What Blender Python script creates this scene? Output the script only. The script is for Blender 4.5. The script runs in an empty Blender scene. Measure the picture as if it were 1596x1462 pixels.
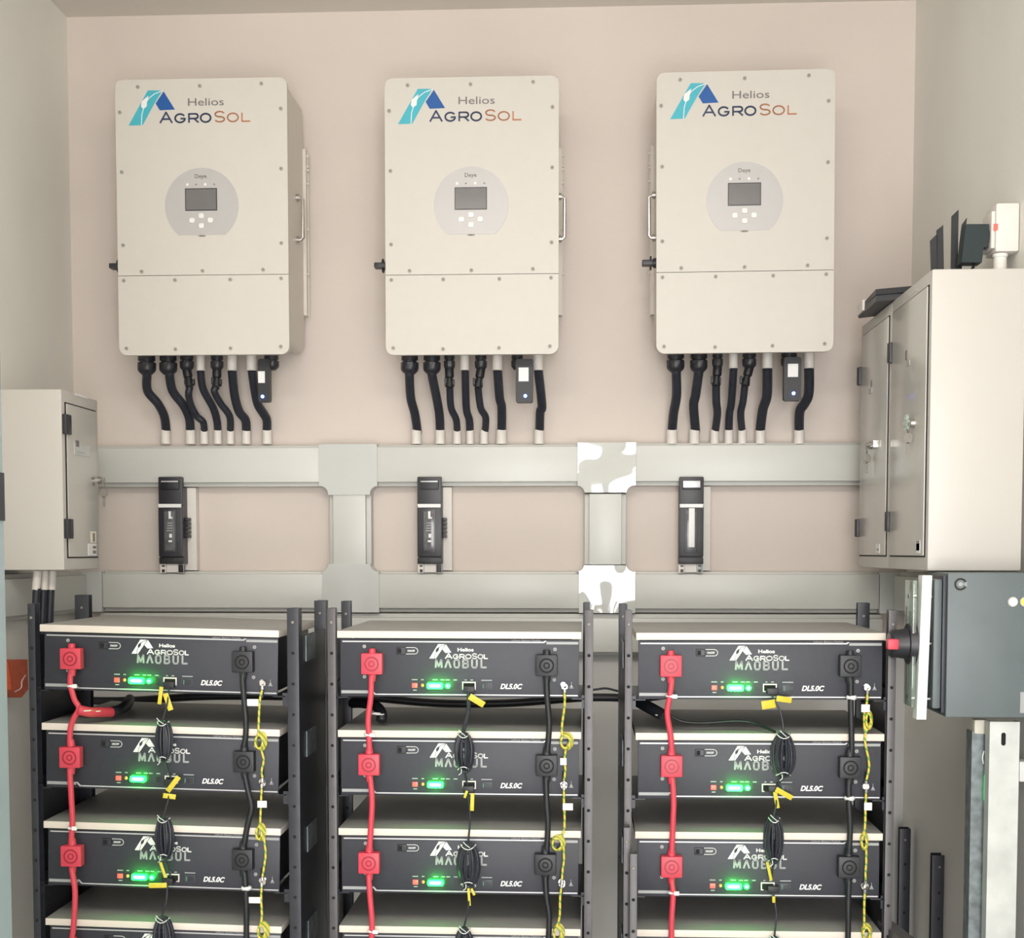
import bpy, bmesh, math, random
from mathutils import Vector, Matrix
random.seed(7)
C = bpy.context.scene.collection
SC = bpy.context.scene
PI = math.pi
# ------------------------------------------------------------------ camera
F = 2200.0; PX, PY = 798.0, 987.0          # focal length and principal point, 1596x1462 frame
YAW = math.atan(114/2200); TILT = math.atan(0.058)
CAM = Vector((0, 0, 1.55))
cd = bpy.data.cameras.new('camera'); cam = bpy.data.objects.new('camera', cd); C.objects.link(cam)
cam.location = CAM; cam.rotation_euler = (PI/2-TILT, 0, YAW)
cd.sensor_fit = 'HORIZONTAL'; cd.sensor_width = 36; cd.lens = 36*F/1596
cd.shift_y = (PY-731)/1596; cd.clip_start = 0.01
SC.camera = cam
fw = Vector((-math.sin(YAW)*math.cos(TILT), math.cos(YAW)*math.cos(TILT), -math.sin(TILT)))
rt = Vector((math.cos(YAW), math.sin(YAW), 0)); up = rt.cross(fw)
def ray(px, py): return fw + rt*((px-PX)/F) + up*((PY-py)/F)
def at(px, py, Y):
    d = ray(px, py); return CAM + d*(Y/d.y)
# ------------------------------------------------------------------ world, light, exposure
SC.view_settings.view_transform = 'Standard'; SC.view_settings.look = 'None'
SC.view_settings.gamma = 1; SC.view_settings.use_curve_mapping = False
SC.view_settings.exposure = 0.0
w = bpy.data.worlds.new('world'); SC.world = w; w.use_nodes = True
w.node_tree.nodes['Background'].inputs[0].default_value = (0.80, 0.90, 1.0, 1)
w.node_tree.nodes['Background'].inputs[1].default_value = 0.6
def area(name, loc, rot, sx, sy, power, col):
    l = bpy.data.lights.new(name, 'AREA'); l.shape = 'RECTANGLE'; l.size = sx; l.size_y = sy
    l.energy = power; l.color = col
    o = bpy.data.objects.new(name, l); o.location = loc; o.rotation_euler = rot; C.objects.link(o); return o
area('doorway_daylight', (0.27, -1.42, 1.25), (PI/2, 0, 0), 1.2, 2.3, 110, (1.0, 0.98, 0.96))
area('added_ceiling_fill', (-0.1, 0.7, 2.90), (0.5, 0, 0), 1.6, 0.6, 42, (1.0, 0.94, 0.87))  # unseen fill under the ceiling, added to brighten the side walls
# ------------------------------------------------------------------ materials
def mat(name, col, rough=0.5, metal=0.0, noise=0.04, nscale=30, bump=0.0, bscale=200, emit=None, estr=0, spec=0.5, coat=0, trans=0, stretch=None, bd=0.002, bdet=3):
    m = bpy.data.materials.new(name); m.use_nodes = True; nt = m.node_tree; b = nt.nodes['Principled BSDF']
    b.inputs['Roughness'].default_value = rough; b.inputs['Metallic'].default_value = metal
    b.inputs['Specular IOR Level'].default_value = spec
    b.inputs['Coat Weight'].default_value = coat; b.inputs['Transmission Weight'].default_value = trans
    tc = nt.nodes.new('ShaderNodeTexCoord'); mp = nt.nodes.new('ShaderNodeMapping')
    nt.links.new(tc.outputs['Object'], mp.inputs[0])
    if stretch: mp.inputs['Scale'].default_value = stretch
    n = nt.nodes.new('ShaderNodeTexNoise'); n.inputs['Scale'].default_value = nscale; n.inputs['Detail'].default_value = 4
    nt.links.new(mp.outputs[0], n.inputs['Vector'])
    r = nt.nodes.new('ShaderNodeValToRGB')
    r.color_ramp.elements[0].position = 0.3; r.color_ramp.elements[1].position = 0.7
    r.color_ramp.elements[0].color = tuple(c*(1-noise) for c in col)+(1,)
    r.color_ramp.elements[1].color = tuple(min(1, c*(1+noise)) for c in col)+(1,)
    nt.links.new(n.outputs['Fac'], r.inputs[0]); nt.links.new(r.outputs[0], b.inputs['Base Color'])
    if bump:
        n2 = nt.nodes.new('ShaderNodeTexNoise'); n2.inputs['Scale'].default_value = bscale; n2.inputs['Detail'].default_value = bdet
        nt.links.new(mp.outputs[0], n2.inputs['Vector'])
        bp = nt.nodes.new('ShaderNodeBump'); bp.inputs['Strength'].default_value = bump; bp.inputs['Distance'].default_value = bd
        nt.links.new(n2.outputs['Fac'], bp.inputs['Height']); nt.links.new(bp.outputs[0], b.inputs['Normal'])
    if emit:
        b.inputs['Emission Color'].default_value = emit+(1,); b.inputs['Emission Strength'].default_value = estr
    return m
M = dict(
 wall=mat('pink_beige_plaster', (0.67,0.595,0.545), 0.75, noise=0.03, nscale=3, bump=0.25, bscale=60),
 side=mat('grey_beige_plaster', (0.80,0.785,0.735), 0.6, noise=0.03, nscale=3, bump=0.2, bscale=60),
 ceil=mat('ceiling_paint', (0.72,0.68,0.63), 0.8, noise=0.02, nscale=3),
 floor=mat('grey_floor_tile', (0.35,0.34,0.33), 0.5, noise=0.1, nscale=8),
 inv=mat('cream_powder_coat', (0.60,0.57,0.525), 0.42, noise=0.01, bump=0.05, bscale=900),
 invside=mat('cream_body_coat', (0.66,0.615,0.555), 0.45, noise=0.01),
 panel=mat('silver_keypad_film', (0.47,0.455,0.455), 0.35, noise=0.01, metal=0.1),
 lcd=mat('grey_display_glass', (0.155,0.15,0.15), 0.15, noise=0.03),
 lcdrim=mat('dark_display_rim', (0.04,0.04,0.05), 0.3),
 btn=mat('white_button', (0.78,0.78,0.76), 0.3),
 steel=mat('brushed_steel', (0.55,0.53,0.50), 0.28, metal=0.9, noise=0.08, nscale=60),
 screw=mat('dull_screw_steel', (0.27,0.25,0.22), 0.65, metal=0.2, noise=0.15, nscale=300),
 screwring=mat('zinc_screw_washer', (0.42,0.395,0.355), 0.65, metal=0.1),
 teal=mat('teal_print', (0.055,0.42,0.52), 0.4, noise=0.02),
 blue=mat('deep_blue_print', (0.004,0.085,0.33), 0.4, noise=0.02),
 navy=mat('navy_print', (0.035,0.05,0.11), 0.4),
 greyp=mat('grey_print', (0.17,0.15,0.15), 0.4),
 orange=mat('copper_orange_print', (0.46,0.20,0.11), 0.4, noise=0.15, nscale=40),
 trunk=mat('pale_grey_pvc', (0.60,0.605,0.575), 0.34, noise=0.015, nscale=8),
 trunkb=mat('pale_pvc_base', (0.56,0.56,0.53), 0.42, noise=0.015, nscale=8),
 cover=mat('satin_pvc_fitting', (0.56,0.575,0.56), 0.32, noise=0.02, nscale=8),
 shiny=mat('film_wrapped_pvc_fitting', (0.62,0.635,0.61), 0.04, noise=0.02, nscale=8, bump=1.0, bscale=8, bd=0.017, bdet=0.6, spec=1.0, coat=0.0),
 blackp=mat('black_plastic', (0.010,0.011,0.015), 0.45, noise=0.1),
 charc=mat('charcoal_plastic', (0.022,0.022,0.029), 0.4, noise=0.05),
 cable=mat('black_cable_sheath', (0.022,0.025,0.036), 0.42, noise=0.15, nscale=80, bump=0.3, bscale=300),
 sleeve=mat('white_sleeve', (0.74,0.70,0.66), 0.5, noise=0.03),
 label=mat('white_label', (0.80,0.80,0.80), 0.4, noise=0.01),
 fusewin=mat('smoked_window', (0.12,0.12,0.13), 0.12, noise=0.2, nscale=50),
 rack=mat('dark_rack_steel', (0.030,0.032,0.042), 0.38, metal=0.2, noise=0.12, nscale=40),
 racklit=mat('lit_rack_steel', (0.085,0.08,0.085), 0.4, metal=0.3, noise=0.08, nscale=40),  # same dark rack steel with the door light put into its colour
 hole=mat('hole_black', (0.004,0.004,0.004), 0.8),
 batt=mat('charcoal_battery_paint', (0.029,0.031,0.043), 0.42, metal=0.1, noise=0.05, nscale=60, bump=0.15, bscale=1200),
 bbody=mat('battery_case_paint', (0.030,0.031,0.038), 0.5, noise=0.05),
 line=mat('silver_print', (0.55,0.55,0.57), 0.35, metal=0.3),
 white=mat('white_print', (0.80,0.80,0.80), 0.4, noise=0.01),
 lgrey=mat('light_grey_print', (0.36,0.37,0.38), 0.4),
 board=mat('cream_laminate', (0.74,0.675,0.605), 0.45, noise=0.02, nscale=15),
 boardt=mat('grey_beige_laminate_face', (0.34,0.332,0.32), 0.5, noise=0.05, nscale=10),
 red=mat('red_plastic', (0.62,0.05,0.085), 0.42, noise=0.04),
 redd=mat('dark_red_plastic', (0.30,0.015,0.03), 0.42, noise=0.04),
 redled=mat('red_light_button', (0.8,0.12,0.10), 0.3, emit=(1,0.12,0.08), estr=0.5),
 ambled=mat('amber_light', (0.7,0.25,0.1), 0.3, emit=(1,0.35,0.12), estr=0.35),
 green=mat('green_led', (0.1,0.9,0.3), 0.3, emit=(0.0,1.0,0.012), estr=18),
 greenc=mat('green_led_core', (0.5,1.0,0.6), 0.3, emit=(0.45,1.0,0.58), estr=1.7),
 greenl=mat('green_glow', (0.1,0.9,0.3), 0.3, emit=(0.01,0.8,0.15), estr=1.2),
 blueled=mat('blue_led', (0.1,0.2,1), 0.3, emit=(0.05,0.12,1.0), estr=30),
 bluecore=mat('blue_led_core', (0.4,0.5,1), 0.3, emit=(0.35,0.5,1.0), estr=3),
 yellow=mat('yellow_tag', (0.62,0.52,0.03), 0.45, noise=0.1, nscale=200),
 cab=mat('light_grey_enamel', (0.56,0.535,0.50), 0.35, noise=0.012, nscale=6),
 cabd=mat('light_grey_enamel_door', (0.55,0.535,0.50), 0.2, noise=0.012, nscale=6),
 ups=mat('blue_grey_enamel', (0.115,0.14,0.15), 0.42, noise=0.06, nscale=14),
 galv=mat('galvanised_steel', (0.56,0.57,0.56), 0.45, metal=0.35, noise=0.12, nscale=18),
 galvd=mat('spangled_galvanised_steel', (0.20,0.23,0.24), 0.45, metal=0.4, noise=0.35, nscale=50),
 cream=mat('cream_plastic', (0.78,0.73,0.62), 0.45),
 teald=mat('dark_teal_plastic', (0.005,0.018,0.021), 0.5),
 plugb=mat('black_plug_plastic', (0.017,0.018,0.024), 0.45),
 lowgrey=mat('grey_lower_wall', (0.60,0.595,0.575), 0.7, noise=0.02, nscale=3),  # greyer tone for the lower back wall
 clear=mat('clear_polycarbonate', (0.80,0.93,0.85), 0.05, trans=0.85, noise=0.01),
 door=mat('blue_grey_door_paint', (0.30,0.37,0.40), 0.5, noise=0.08, nscale=6),
 orangep=mat('orange_plastic', (0.62,0.10,0.03), 0.5, noise=0.15, nscale=60),
 dip=mat('green_terminal_block', (0.08,0.17,0.15), 0.5, noise=0.2, nscale=300),
 yellowlamp=mat('yellow_lamp', (0.8,0.7,0.1), 0.3),
)
# striped yellow/green earth wire
def earthmat():
    m = bpy.data.materials.new('yellow_green_wire'); m.use_nodes = True; nt = m.node_tree; b = nt.nodes['Principled BSDF']
    b.inputs['Roughness'].default_value = 0.4
    tc = nt.nodes.new('ShaderNodeTexCoord'); wv = nt.nodes.new('ShaderNodeTexWave'); wv.inputs['Scale'].default_value = 40
    wv.bands_direction = 'DIAGONAL'; wv.inputs['Distortion'].default_value = 2
    nt.links.new(tc.outputs['Object'], wv.inputs['Vector'])
    r = nt.nodes.new('ShaderNodeValToRGB'); r.color_ramp.interpolation = 'CONSTANT'
    r.color_ramp.elements[0].color = (0.16,0.34,0.05,1); r.color_ramp.elements[1].position = 0.22
    r.color_ramp.elements[1].color = (0.68,0.56,0.08,1)
    nt.links.new(wv.outputs['Fac'], r.inputs[0]); nt.links.new(r.outputs[0], b.inputs['Base Color']); return m
M['earth'] = earthmat()
_pending = []
# ------------------------------------------------------------------ mesh helpers
class MB:
    def __init__(s): s.bm = bmesh.new(); s.mats = []; s.cur = 0; s.uf = None
    def use(s, m):
        if m not in s.mats: s.mats.append(m)
        s.cur = s.mats.index(m); return s
    def _fin(s, verts_before, faces_before):
        s.bm.faces.ensure_lookup_table()
        for f in s.bm.faces[faces_before:]: f.material_index = s.cur
        return s
    def poly(s, pts, y0, y1, axis='y'):
        """extrude polygon (list of (a,b)) between y0 and y1 along axis"""
        nf = len(s.bm.faces)
        def mk(a, b, d):
            return {'y': (a, d, b), 'x': (d, a, b), 'z': (a, b, d)}[axis]
        A = [s.bm.verts.new(mk(a, b, y0)) for a, b in pts]; B = [s.bm.verts.new(mk(a, b, y1)) for a, b in pts]
        n = len(pts)
        fs = [s.bm.faces.new(A), s.bm.faces.new(B[::-1])]
        for i in range(n): fs.append(s.bm.faces.new((A[i], B[i], B[(i+1) % n], A[(i+1) % n])))
        bmesh.ops.recalc_face_normals(s.bm, faces=fs)
        return s._fin(0, nf)
    def box(s, x0, x1, y0, y1, z0, z1, bev=0.0):
        x0, x1 = sorted((x0, x1)); y0, y1 = sorted((y0, y1)); z0, z1 = sorted((z0, z1))
        nf = len(s.bm.faces)
        vs = [s.bm.verts.new((x, y, z)) for x in (x0, x1) for y in (y0, y1) for z in (z0, z1)]
        idx = [(0,1,3,2),(4,6,7,5),(0,4,5,1),(2,3,7,6),(0,2,6,4),(1,5,7,3)]
        fs = [s.bm.faces.new([vs[i] for i in q]) for q in idx]
        bmesh.ops.recalc_face_normals(s.bm, faces=fs)
        if bev > 0:
            es = list({e for f in fs for e in f.edges})
            bmesh.ops.bevel(s.bm, geom=es, offset=bev, segments=2, affect='EDGES', profile=0.6)
        return s._fin(0, nf)
    def rr(s, x0, x1, z0, z1, r, y0, y1, n=6, axis='y'):
        pts = []
        for cx, cz, a0 in ((x1-r, z1-r, 0), (x0+r, z1-r, 90), (x0+r, z0+r, 180), (x1-r, z0+r, 270)):
            for k in range(n+1):
                a = math.radians(a0+90*k/n); pts.append((cx+r*math.cos(a), cz+r*math.sin(a)))
        return s.poly(pts, y0, y1, axis)
    def cyl(s, p0, p1, r0, r1=None, n=20):
        r1 = r0 if r1 is None else r1; p0 = Vector(p0); p1 = Vector(p1)
        return s.tube([p0, p1], [r0, r1], n, smooth=False)
    def disc(s, x, z, r, y0, y1, n=20):
        return s.poly([(x+r*math.cos(2*PI*k/n), z+r*math.sin(2*PI*k/n)) for k in range(n)], y0, y1)
    def ring(s, x, z, r0, r1, y0, y1, n=28):
        nf = len(s.bm.faces); V = []
        for k in range(n):
            c, q = math.cos(2*PI*k/n), math.sin(2*PI*k/n)
            V.append([s.bm.verts.new((x+r*c, y, z+r*q)) for r, y in ((r0, y0), (r1, y0), (r1, y1), (r0, y1))])
        fs = []
        for k in range(n):
            a, b = V[k], V[(k+1) % n]
            for j in range(4): fs.append(s.bm.faces.new((a[j], a[(j+1) % 4], b[(j+1) % 4], b[j])))
        bmesh.ops.recalc_face_normals(s.bm, faces=fs)
        return s._fin(0, nf)
    def tube(s, pts, r, n=10, smooth=True, sub=6, closed=False):
        pts = [Vector(p) for p in pts]; rs = r if isinstance(r, (list, tuple)) else [r]*len(pts)
        if smooth and len(pts) > 2:
            P, R = [], []
            m = len(pts)
            rng = range(m) if closed else range(m-1)
            for i in rng:
                if closed: a, b, c, d = pts[(i-1) % m], pts[i], pts[(i+1) % m], pts[(i+2) % m]
                else: a, b, c, d = pts[max(i-1, 0)], pts[i], pts[i+1], pts[min(i+2, m-1)]
                for k in range(sub):
                    t = k/sub
                    P.append(0.5*((2*b)+(c-a)*t+(2*a-5*b+4*c-d)*t*t+(3*b-a-3*c+d)*t**3))
                    R.append(rs[i]*(1-t)+rs[(i+1) % m]*t)
            if not closed: P.append(pts[-1]); R.append(rs[-1])
            pts, rs = P, R
        nf = len(s.bm.faces); L = len(pts); rings = []; prev = None
        for i in range(L):
            if closed: t = pts[(i+1) % L]-pts[(i-1) % L]
            else: t = pts[min(i+1, L-1)]-pts[max(i-1, 0)]
            t.normalize()
            if prev is None: nrm = t.orthogonal().normalized()
            else:
                nrm = prev-t*prev.dot(t)
                nrm = nrm.normalized() if nrm.length > 1e-6 else t.orthogonal().normalized()
            prev = nrm; bn = t.cross(nrm)
            rings.append([s.bm.verts.new(pts[i]+(nrm*math.cos(2*PI*k/n)+bn*math.sin(2*PI*k/n))*rs[i]) for k in range(n)])
        fs = []
        for i in range(L if closed else L-1):
            a, b = rings[i], rings[(i+1) % L]
            for k in range(n): fs.append(s.bm.faces.new((a[k], a[(k+1) % n], b[(k+1) % n], b[k])))
        if not closed: fs.append(s.bm.faces.new(rings[0][::-1])); fs.append(s.bm.faces.new(rings[-1]))
        return s._fin(0, nf)
    def stroke(s, pts, wd, y0, y1):
        """flat stroke through (x,z) points"""
        for (ax, az), (bx, bz) in zip(pts, pts[1:]):
            dx, dz = bx-ax, bz-az; L = math.hypot(dx, dz)
            if L < 1e-7: continue
            nx, nz = -dz/L*wd/2, dx/L*wd/2; ex, ez = dx/L*wd*0.25, dz/L*wd*0.25
            s.poly([(ax-ex+nx, az-ez+nz), (ax-ex-nx, az-ez-nz), (bx+ex-nx, bz+ez-nz), (bx+ex+nx, bz+ez+nz)], y0, y1)
        return s
    def sphere(s, p, rx, ry, rz, seg=14):
        nf = len(s.bm.faces)
        bmesh.ops.create_uvsphere(s.bm, u_segments=seg, v_segments=seg//2+2, radius=1, matrix=Matrix.Translation(Vector(p)) @ Matrix.Diagonal((rx, ry, rz, 1)))
        return s._fin(0, nf)
    def xform(s, mtx): bmesh.ops.transform(s.bm, matrix=mtx, verts=s.bm.verts); return s
    def build(s, name, m=None, parent=None, base=None, smooth=True):
        if m is not None:
            s.mats = [m] if len(s.mats) < 2 else s.mats
        if parent is not None and base is None: base = tuple(parent.get('_o', (0, 0, 0)))
        ob_base = base or (0, 0, 0)
        if base is not None: bmesh.ops.translate(s.bm, verts=s.bm.verts, vec=-Vector(base))
        me = bpy.data.meshes.new(name); s.bm.to_mesh(me); s.bm.free()
        for k in s.mats: me.materials.append(k)
        if smooth: me.shade_smooth(); me.set_sharp_from_angle(angle=math.radians(35))
        o = bpy.data.objects.new(name, me); C.objects.link(o); o['_o'] = tuple(ob_base); _pending.append(o)
        if parent is not None: o.parent = parent
        elif base is not None: o.location = base
        return o
def tag(o, label=None, cat=None, group=None, kind=None):
    if label: o['label'] = label
    if cat: o['category'] = cat
    if group: o['group'] = group
    if kind: o['kind'] = kind
    return o
def thing(name, label, cat, base=(0, 0, 0), group=None, local=False):
    o = bpy.data.objects.new(name, None); C.objects.link(o); o.location = base; o.empty_display_size = 0.05
    o['_o'] = (0, 0, 0) if local else tuple(base); _pending.append(o)
    return tag(o, label, cat, group)
def dup(root):
    r = root.copy(); C.objects.link(r); _pending.append(r)
    for ch in root.children:
        c = ch.copy(); C.objects.link(c); c.parent = r
        for g in ch.children: d = g.copy(); C.objects.link(d); d.parent = c
    return r
def text_into(mb, body, x0, x1, z0, z1, y0, y1, shear=0, bold=0.0):
    """text fitted to the box x0..x1, z0..z1 facing -y"""
    cu = bpy.data.curves.new('t', 'FONT'); cu.body = body; cu.shear = shear; cu.offset = bold; cu.resolution_u = 4; cu.extrude = 0.02
    o = bpy.data.objects.new('t', cu); C.objects.link(o)
    dg = bpy.context.evaluated_depsgraph_get(); dg.update(); me = bpy.data.meshes.new_from_object(o.evaluated_get(dg))
    xs = [v.co.x for v in me.vertices]; ys = [v.co.y for v in me.vertices]; zs = [v.co.z for v in me.vertices]
    a0, a1, b0, b1, c0, c1 = min(xs), max(xs), min(ys), max(ys), min(zs), max(zs)
    for v in me.vertices:
        x, y, z = v.co
        v.co = (x0+(x-a0)/(a1-a0)*(x1-x0), y1+(z-c0)/(c1-c0)*(y0-y1), z0+(y-b0)/(b1-b0)*(z1-z0))
    nf = len(mb.bm.faces); mb.bm.from_mesh(me); mb._fin(0, nf)
    bpy.data.objects.remove(o); bpy.data.curves.remove(cu); bpy.data.meshes.remove(me)
    return mb
def arc(cx, cz, rx, rz, a0, a1, n=10):
    return [(cx+rx*math.cos(math.radians(a0+(a1-a0)*k/n)), cz+rz*math.sin(math.radians(a0+(a1-a0)*k/n))) for k in range(n+1)]
def glyph(ch):
    """stroke letters in a unit box"""
    return {
     'A': [[(0,0),(0.5,1),(1,0)],[(0.2,0.34),(0.8,0.34)]],
     'V': [[(0.02,0),(0.5,1),(0.98,0)]],
     'G': [arc(0.5,0.5,0.5,0.5,40,330,14)+[(0.98,0.45),(0.58,0.45)]],
     'R': [[(0.03,0),(0.03,1),(0.68,1)]+arc(0.68,0.72,0.28,0.28,90,-90,8)+[(0.03,0.44)],[(0.55,0.44),(0.98,0)]],
     'O': [arc(0.5,0.5,0.5,0.5,0,360,20)],
     'S': [arc(0.5,0.74,0.44,0.26,25,270,10)+arc(0.5,0.25,0.46,0.25,90,-155,10)],
     'L': [[(0.03,1),(0.03,0.03),(0.97,0.03)]],
     'M': [[(0,0),(0.06,1),(0.5,0.1),(0.94,1),(1,0)]],
     'Q': [[(0.25,0),(0.75,0),(1,0.2),(1,0.8),(0.75,1),(0.25,1),(0,0.8),(0,0.2),(0.25,0)]],
     'B': [[(0,0),(0,1),(0.7,1),(0.95,0.85),(0.95,0.65),(0.7,0.52),(0,0.52)],[(0.7,0.52),(1,0.38),(1,0.14),(0.7,0),(0,0)]],
     'U': [[(0,1),(0,0.2),(0.25,0),(0.75,0),(1,0.2),(1,1)]],
    }[ch]
def word(mb, spec, wd, y0, y1):
    for ch, x0, x1, z0, z1 in spec:
        for st in glyph(ch): mb.stroke([(x0+a*(x1-x0), z0+b*(z1-z0)) for a, b in st], wd, y0, y1)
    return mb
# ================================================================== THE ROOM
WY = 3.71
XL = at(109, 300, WY).x
RW = [(at(1423, 300, WY).x, WY), (1.09, -1.5)]                 # right wall runs slightly outwards
def rwx(Y): return RW[0][0]+(WY-Y)*(RW[1][0]-RW[0][0])/(WY+1.5)
ZC = at(750, 14, WY).z
def struct(name, mb, m): return tag(mb.build(name, m, base=(0, 0, 0)), kind='structure')
struct('floor', MB().box(-1.5, 1.2, -1.5, WY+0.15, -0.1, 0), M['floor'])
struct('ceiling', MB().box(-1.5, 1.2, -1.5, WY+0.15, ZC, ZC+0.1), M['ceil'])
struct('wall_back', MB().box(-1.5, 1.2, WY, WY+0.15, 0, ZC), M['wall'])
struct('lower_wall_sheet_1', MB().box(XL+0.0005, RW[0][0]-0.0005, WY-0.0004, WY, 0.0005, at(798, 1018, WY).z), M['lowgrey'])  # thin grey sheet over the lower back wall
struct('wall_left', MB().box(XL-0.15, XL, -1.5, WY, 0, ZC), M['side'])
struct('wall_right', MB().poly([RW[0], RW[1], (1.2, -1.5), (1.2, WY)], 0, ZC, 'z'), M['side'])
mb = MB(); mb.box(-1.5, -0.5, -1.62, -1.5, 0, ZC); mb.box(0.9, 1.2, -1.62, -1.5, 0, ZC); mb.box(-0.5, 0.9, -1.62, -1.5, 2.42, ZC)
struct('wall_front', mb, M['side'])
# open door leaf by the camera, only its edge shows at the far left
p = at(7, 800, 1.6)
d = thing('door_1', None, None, (p.x-0.02, 1.2, 0)); d['kind'] = 'structure'
mb = MB(); mb.box(p.x-0.04, p.x, 0.75, 1.6, 0, 2.3, 0.004); mb.build('door_leaf', M['door'], d)
mb = MB(); mb.box(p.x-0.001, p.x+0.0015, 1.57, 1.598, 1.585, 1.64); mb.build('door_latch', M['rack'], d)

# ================================================================== TRUNKING on the back wall
TY = WY-0.06
def X(px, Y=TY, py=820): return at(px, py, Y).x
def Z(py, Y=TY, px=798): return at(px, py, Y).z
def trunk(label, px0, px1, py0, py1, vertical=False):
    x0, x1, z1, z0 = X(px0), X(px1), Z(py0), Z(py1)
    t = thing('cable_trunking', label, 'cable trunking', ((x0+x1)/2, WY, z0), 'pale cable trunking lengths on the back wall')
    MB().box(x0, x1, TY+0.018, WY-0.0005, z0, z1, 0.002).build('trunking_base', M['trunkb'], t)
    mb = MB()
    if vertical: mb.box(x0+0.012, x1-0.012, TY, TY+0.018, z0, z1, 0.002)
    else: mb.box(x0, x1, TY, TY+0.018, z0+0.010, z1-0.006, 0.003)
    mb.build('trunking_lid', M['trunk'], t)
trunk('upper trunking length under the left inverter, reaching the left cabinet', 112, 499, 692.5, 757)
trunk('upper trunking length under the middle inverter', 588, 901, 692, 757)
trunk('upper trunking length under the right inverter, ending at the right cabinets', 990, 1392, 691, 757)
trunk('lower trunking length below the left fuse switch', 158, 503, 891, 954.5)
trunk('lower trunking length below the middle fuse switch', 590, 903, 891, 954.5)
trunk('lower trunking length below the right fuse switch', 990, 1372, 891, 954.5)
trunk('short upright trunking between the left and middle fuse switches', 512, 577, 770, 880, True)
trunk('short upright trunking between the middle and right fuse switches', 911, 976, 770, 880, True)
def lowtrunk(label, px0, px1):
    x0, x1, z1, z0 = X(px0), X(px1), Z(957), Z(1021)
    t = thing('cable_trunking', label, 'cable trunking', ((x0+x1)/2, WY, z0), 'pale cable trunking lengths on the back wall')
    MB().box(x0, x1, TY+0.018, WY-0.0005, z0, z1, 0.002).build('trunking_base', M['trunkb'], t)
    MB().box(x0, x1, TY, TY+0.018, z0+0.008, z1-0.010, 0.003).build('trunking_lid', M['trunk'], t)
lowtrunk('lowest trunking run behind the racks, just under the black gap line', 150, 1378)
# joint covers (T shaped)
def cover(label, px0, px1, pn0, pn1, py0, py1, down, m):
    x0, x1, n0, n1, z1, z0 = X(px0), X(px1), X(pn0), X(pn1), Z(py0), Z(py1)
    r = 0.02; o = TY-0.004
    if down:
        zb = Z(757); pts = [(x0, z1), (x1, z1), (x1, zb)] + [(n1+r-r*math.sin(math.radians(a)), zb-r+r*math.cos(math.radians(a))) for a in range(0, 91, 15)] + [(n1, z0), (n0, z0)] + [(n0-r+r*math.sin(math.radians(a)), zb-r+r*math.cos(math.radians(a))) for a in range(90, -1, -15)] + [(x0, zb)]
    else:
        zb = Z(891); pts = [(x0, z0), (x0, zb)] + [(n0-r+r*math.sin(math.radians(a)), zb+r-r*math.cos(math.radians(a))) for a in range(0, 91, 15)] + [(n0, z1), (n1, z1)] + [(n1+r-r*math.sin(math.radians(a)), zb+r-r*math.cos(math.radians(a))) for a in range(90, -1, -15)] + [(x1, zb), (x1, z0)]
    mb = MB(); mb.poly(pts, o, WY-0.0005)
    ob = mb.build('trunking_joint_cover', m, base=((x0+x1)/2, WY, z0)); tag(ob, label, 'trunking fitting', 'trunking T joint covers')
cover('satin grey T joint cover on the upper trunking, between left and middle inverters', 498, 588.5, 512, 577, 691.5, 771, True, M['cover'])
cover('mirror-glossy T joint cover on the upper trunking between middle and right inverters', 900, 990.5, 911, 976, 690.5, 768, True, M['shiny'])
cover('satin grey T joint cover on the lower trunking, between left and middle racks', 502.5, 590.5, 512, 577, 879, 955, False, M['cover'])
cover('mirror-glossy T joint cover on the lower trunking, between middle and right racks', 902.5, 990.5, 911, 976, 881, 955, False, M['shiny'])
# corner pieces and side wall trunking
ob = MB().box(XL+0.001, X(157.5), TY-0.003, WY-0.0005, Z(955), Z(891), 0.002).build('trunking_joint_cover', M['cover'], base=(X(150), WY, Z(955)))
tag(ob, 'plain corner cover where back and left wall trunking meet', 'trunking fitting')
ob = MB().box(X(1372.5), rwx(TY)-0.004, TY-0.003, WY-0.0005, Z(955), Z(891), 0.002).build('trunking_joint_cover', M['cover'], base=(X(1375), WY, Z(955)))
tag(ob, 'plain corner cover where back and right wall trunking meet', 'trunking fitting')
z1, z0, z2 = Z(891), Z(955), Z(1021)
t = thing('cable_trunking', 'lower trunking length running along the left wall under the left cabinet', 'cable trunking', (XL, 2.9, z0))
MB().box(XL+0.0005, XL+0.035, 2.0, TY-0.004, z0, z1, 0.002).build('trunking_base', M['trunkb'], t)
MB().box(XL+0.035, XL+0.05, 2.0, TY-0.004, z0+0.01, z1-0.01, 0.003).build('trunking_lid', M['trunk'], t)
t = thing('cable_trunking', 'lower trunking length along the right wall beside the red and black rotary switch', 'cable trunking', (0.86, 3.3, z0))
def rtr(y0, y1, d0, d1, za, zb): return MB().poly([(rwx(y0)-d0, y0), (rwx(y1)-d0, y1), (rwx(y1)-d1, y1), (rwx(y0)-d1, y0)], za, zb, 'z')
rtr(3.05, TY-0.004, 0.001, 0.035, z0, z1).build('trunking_base', M['trunkb'], t)
rtr(3.05, TY-0.004, 0.035, 0.05, z0+0.01, z1-0.01).build('trunking_lid', M['trunk'], t)

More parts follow.
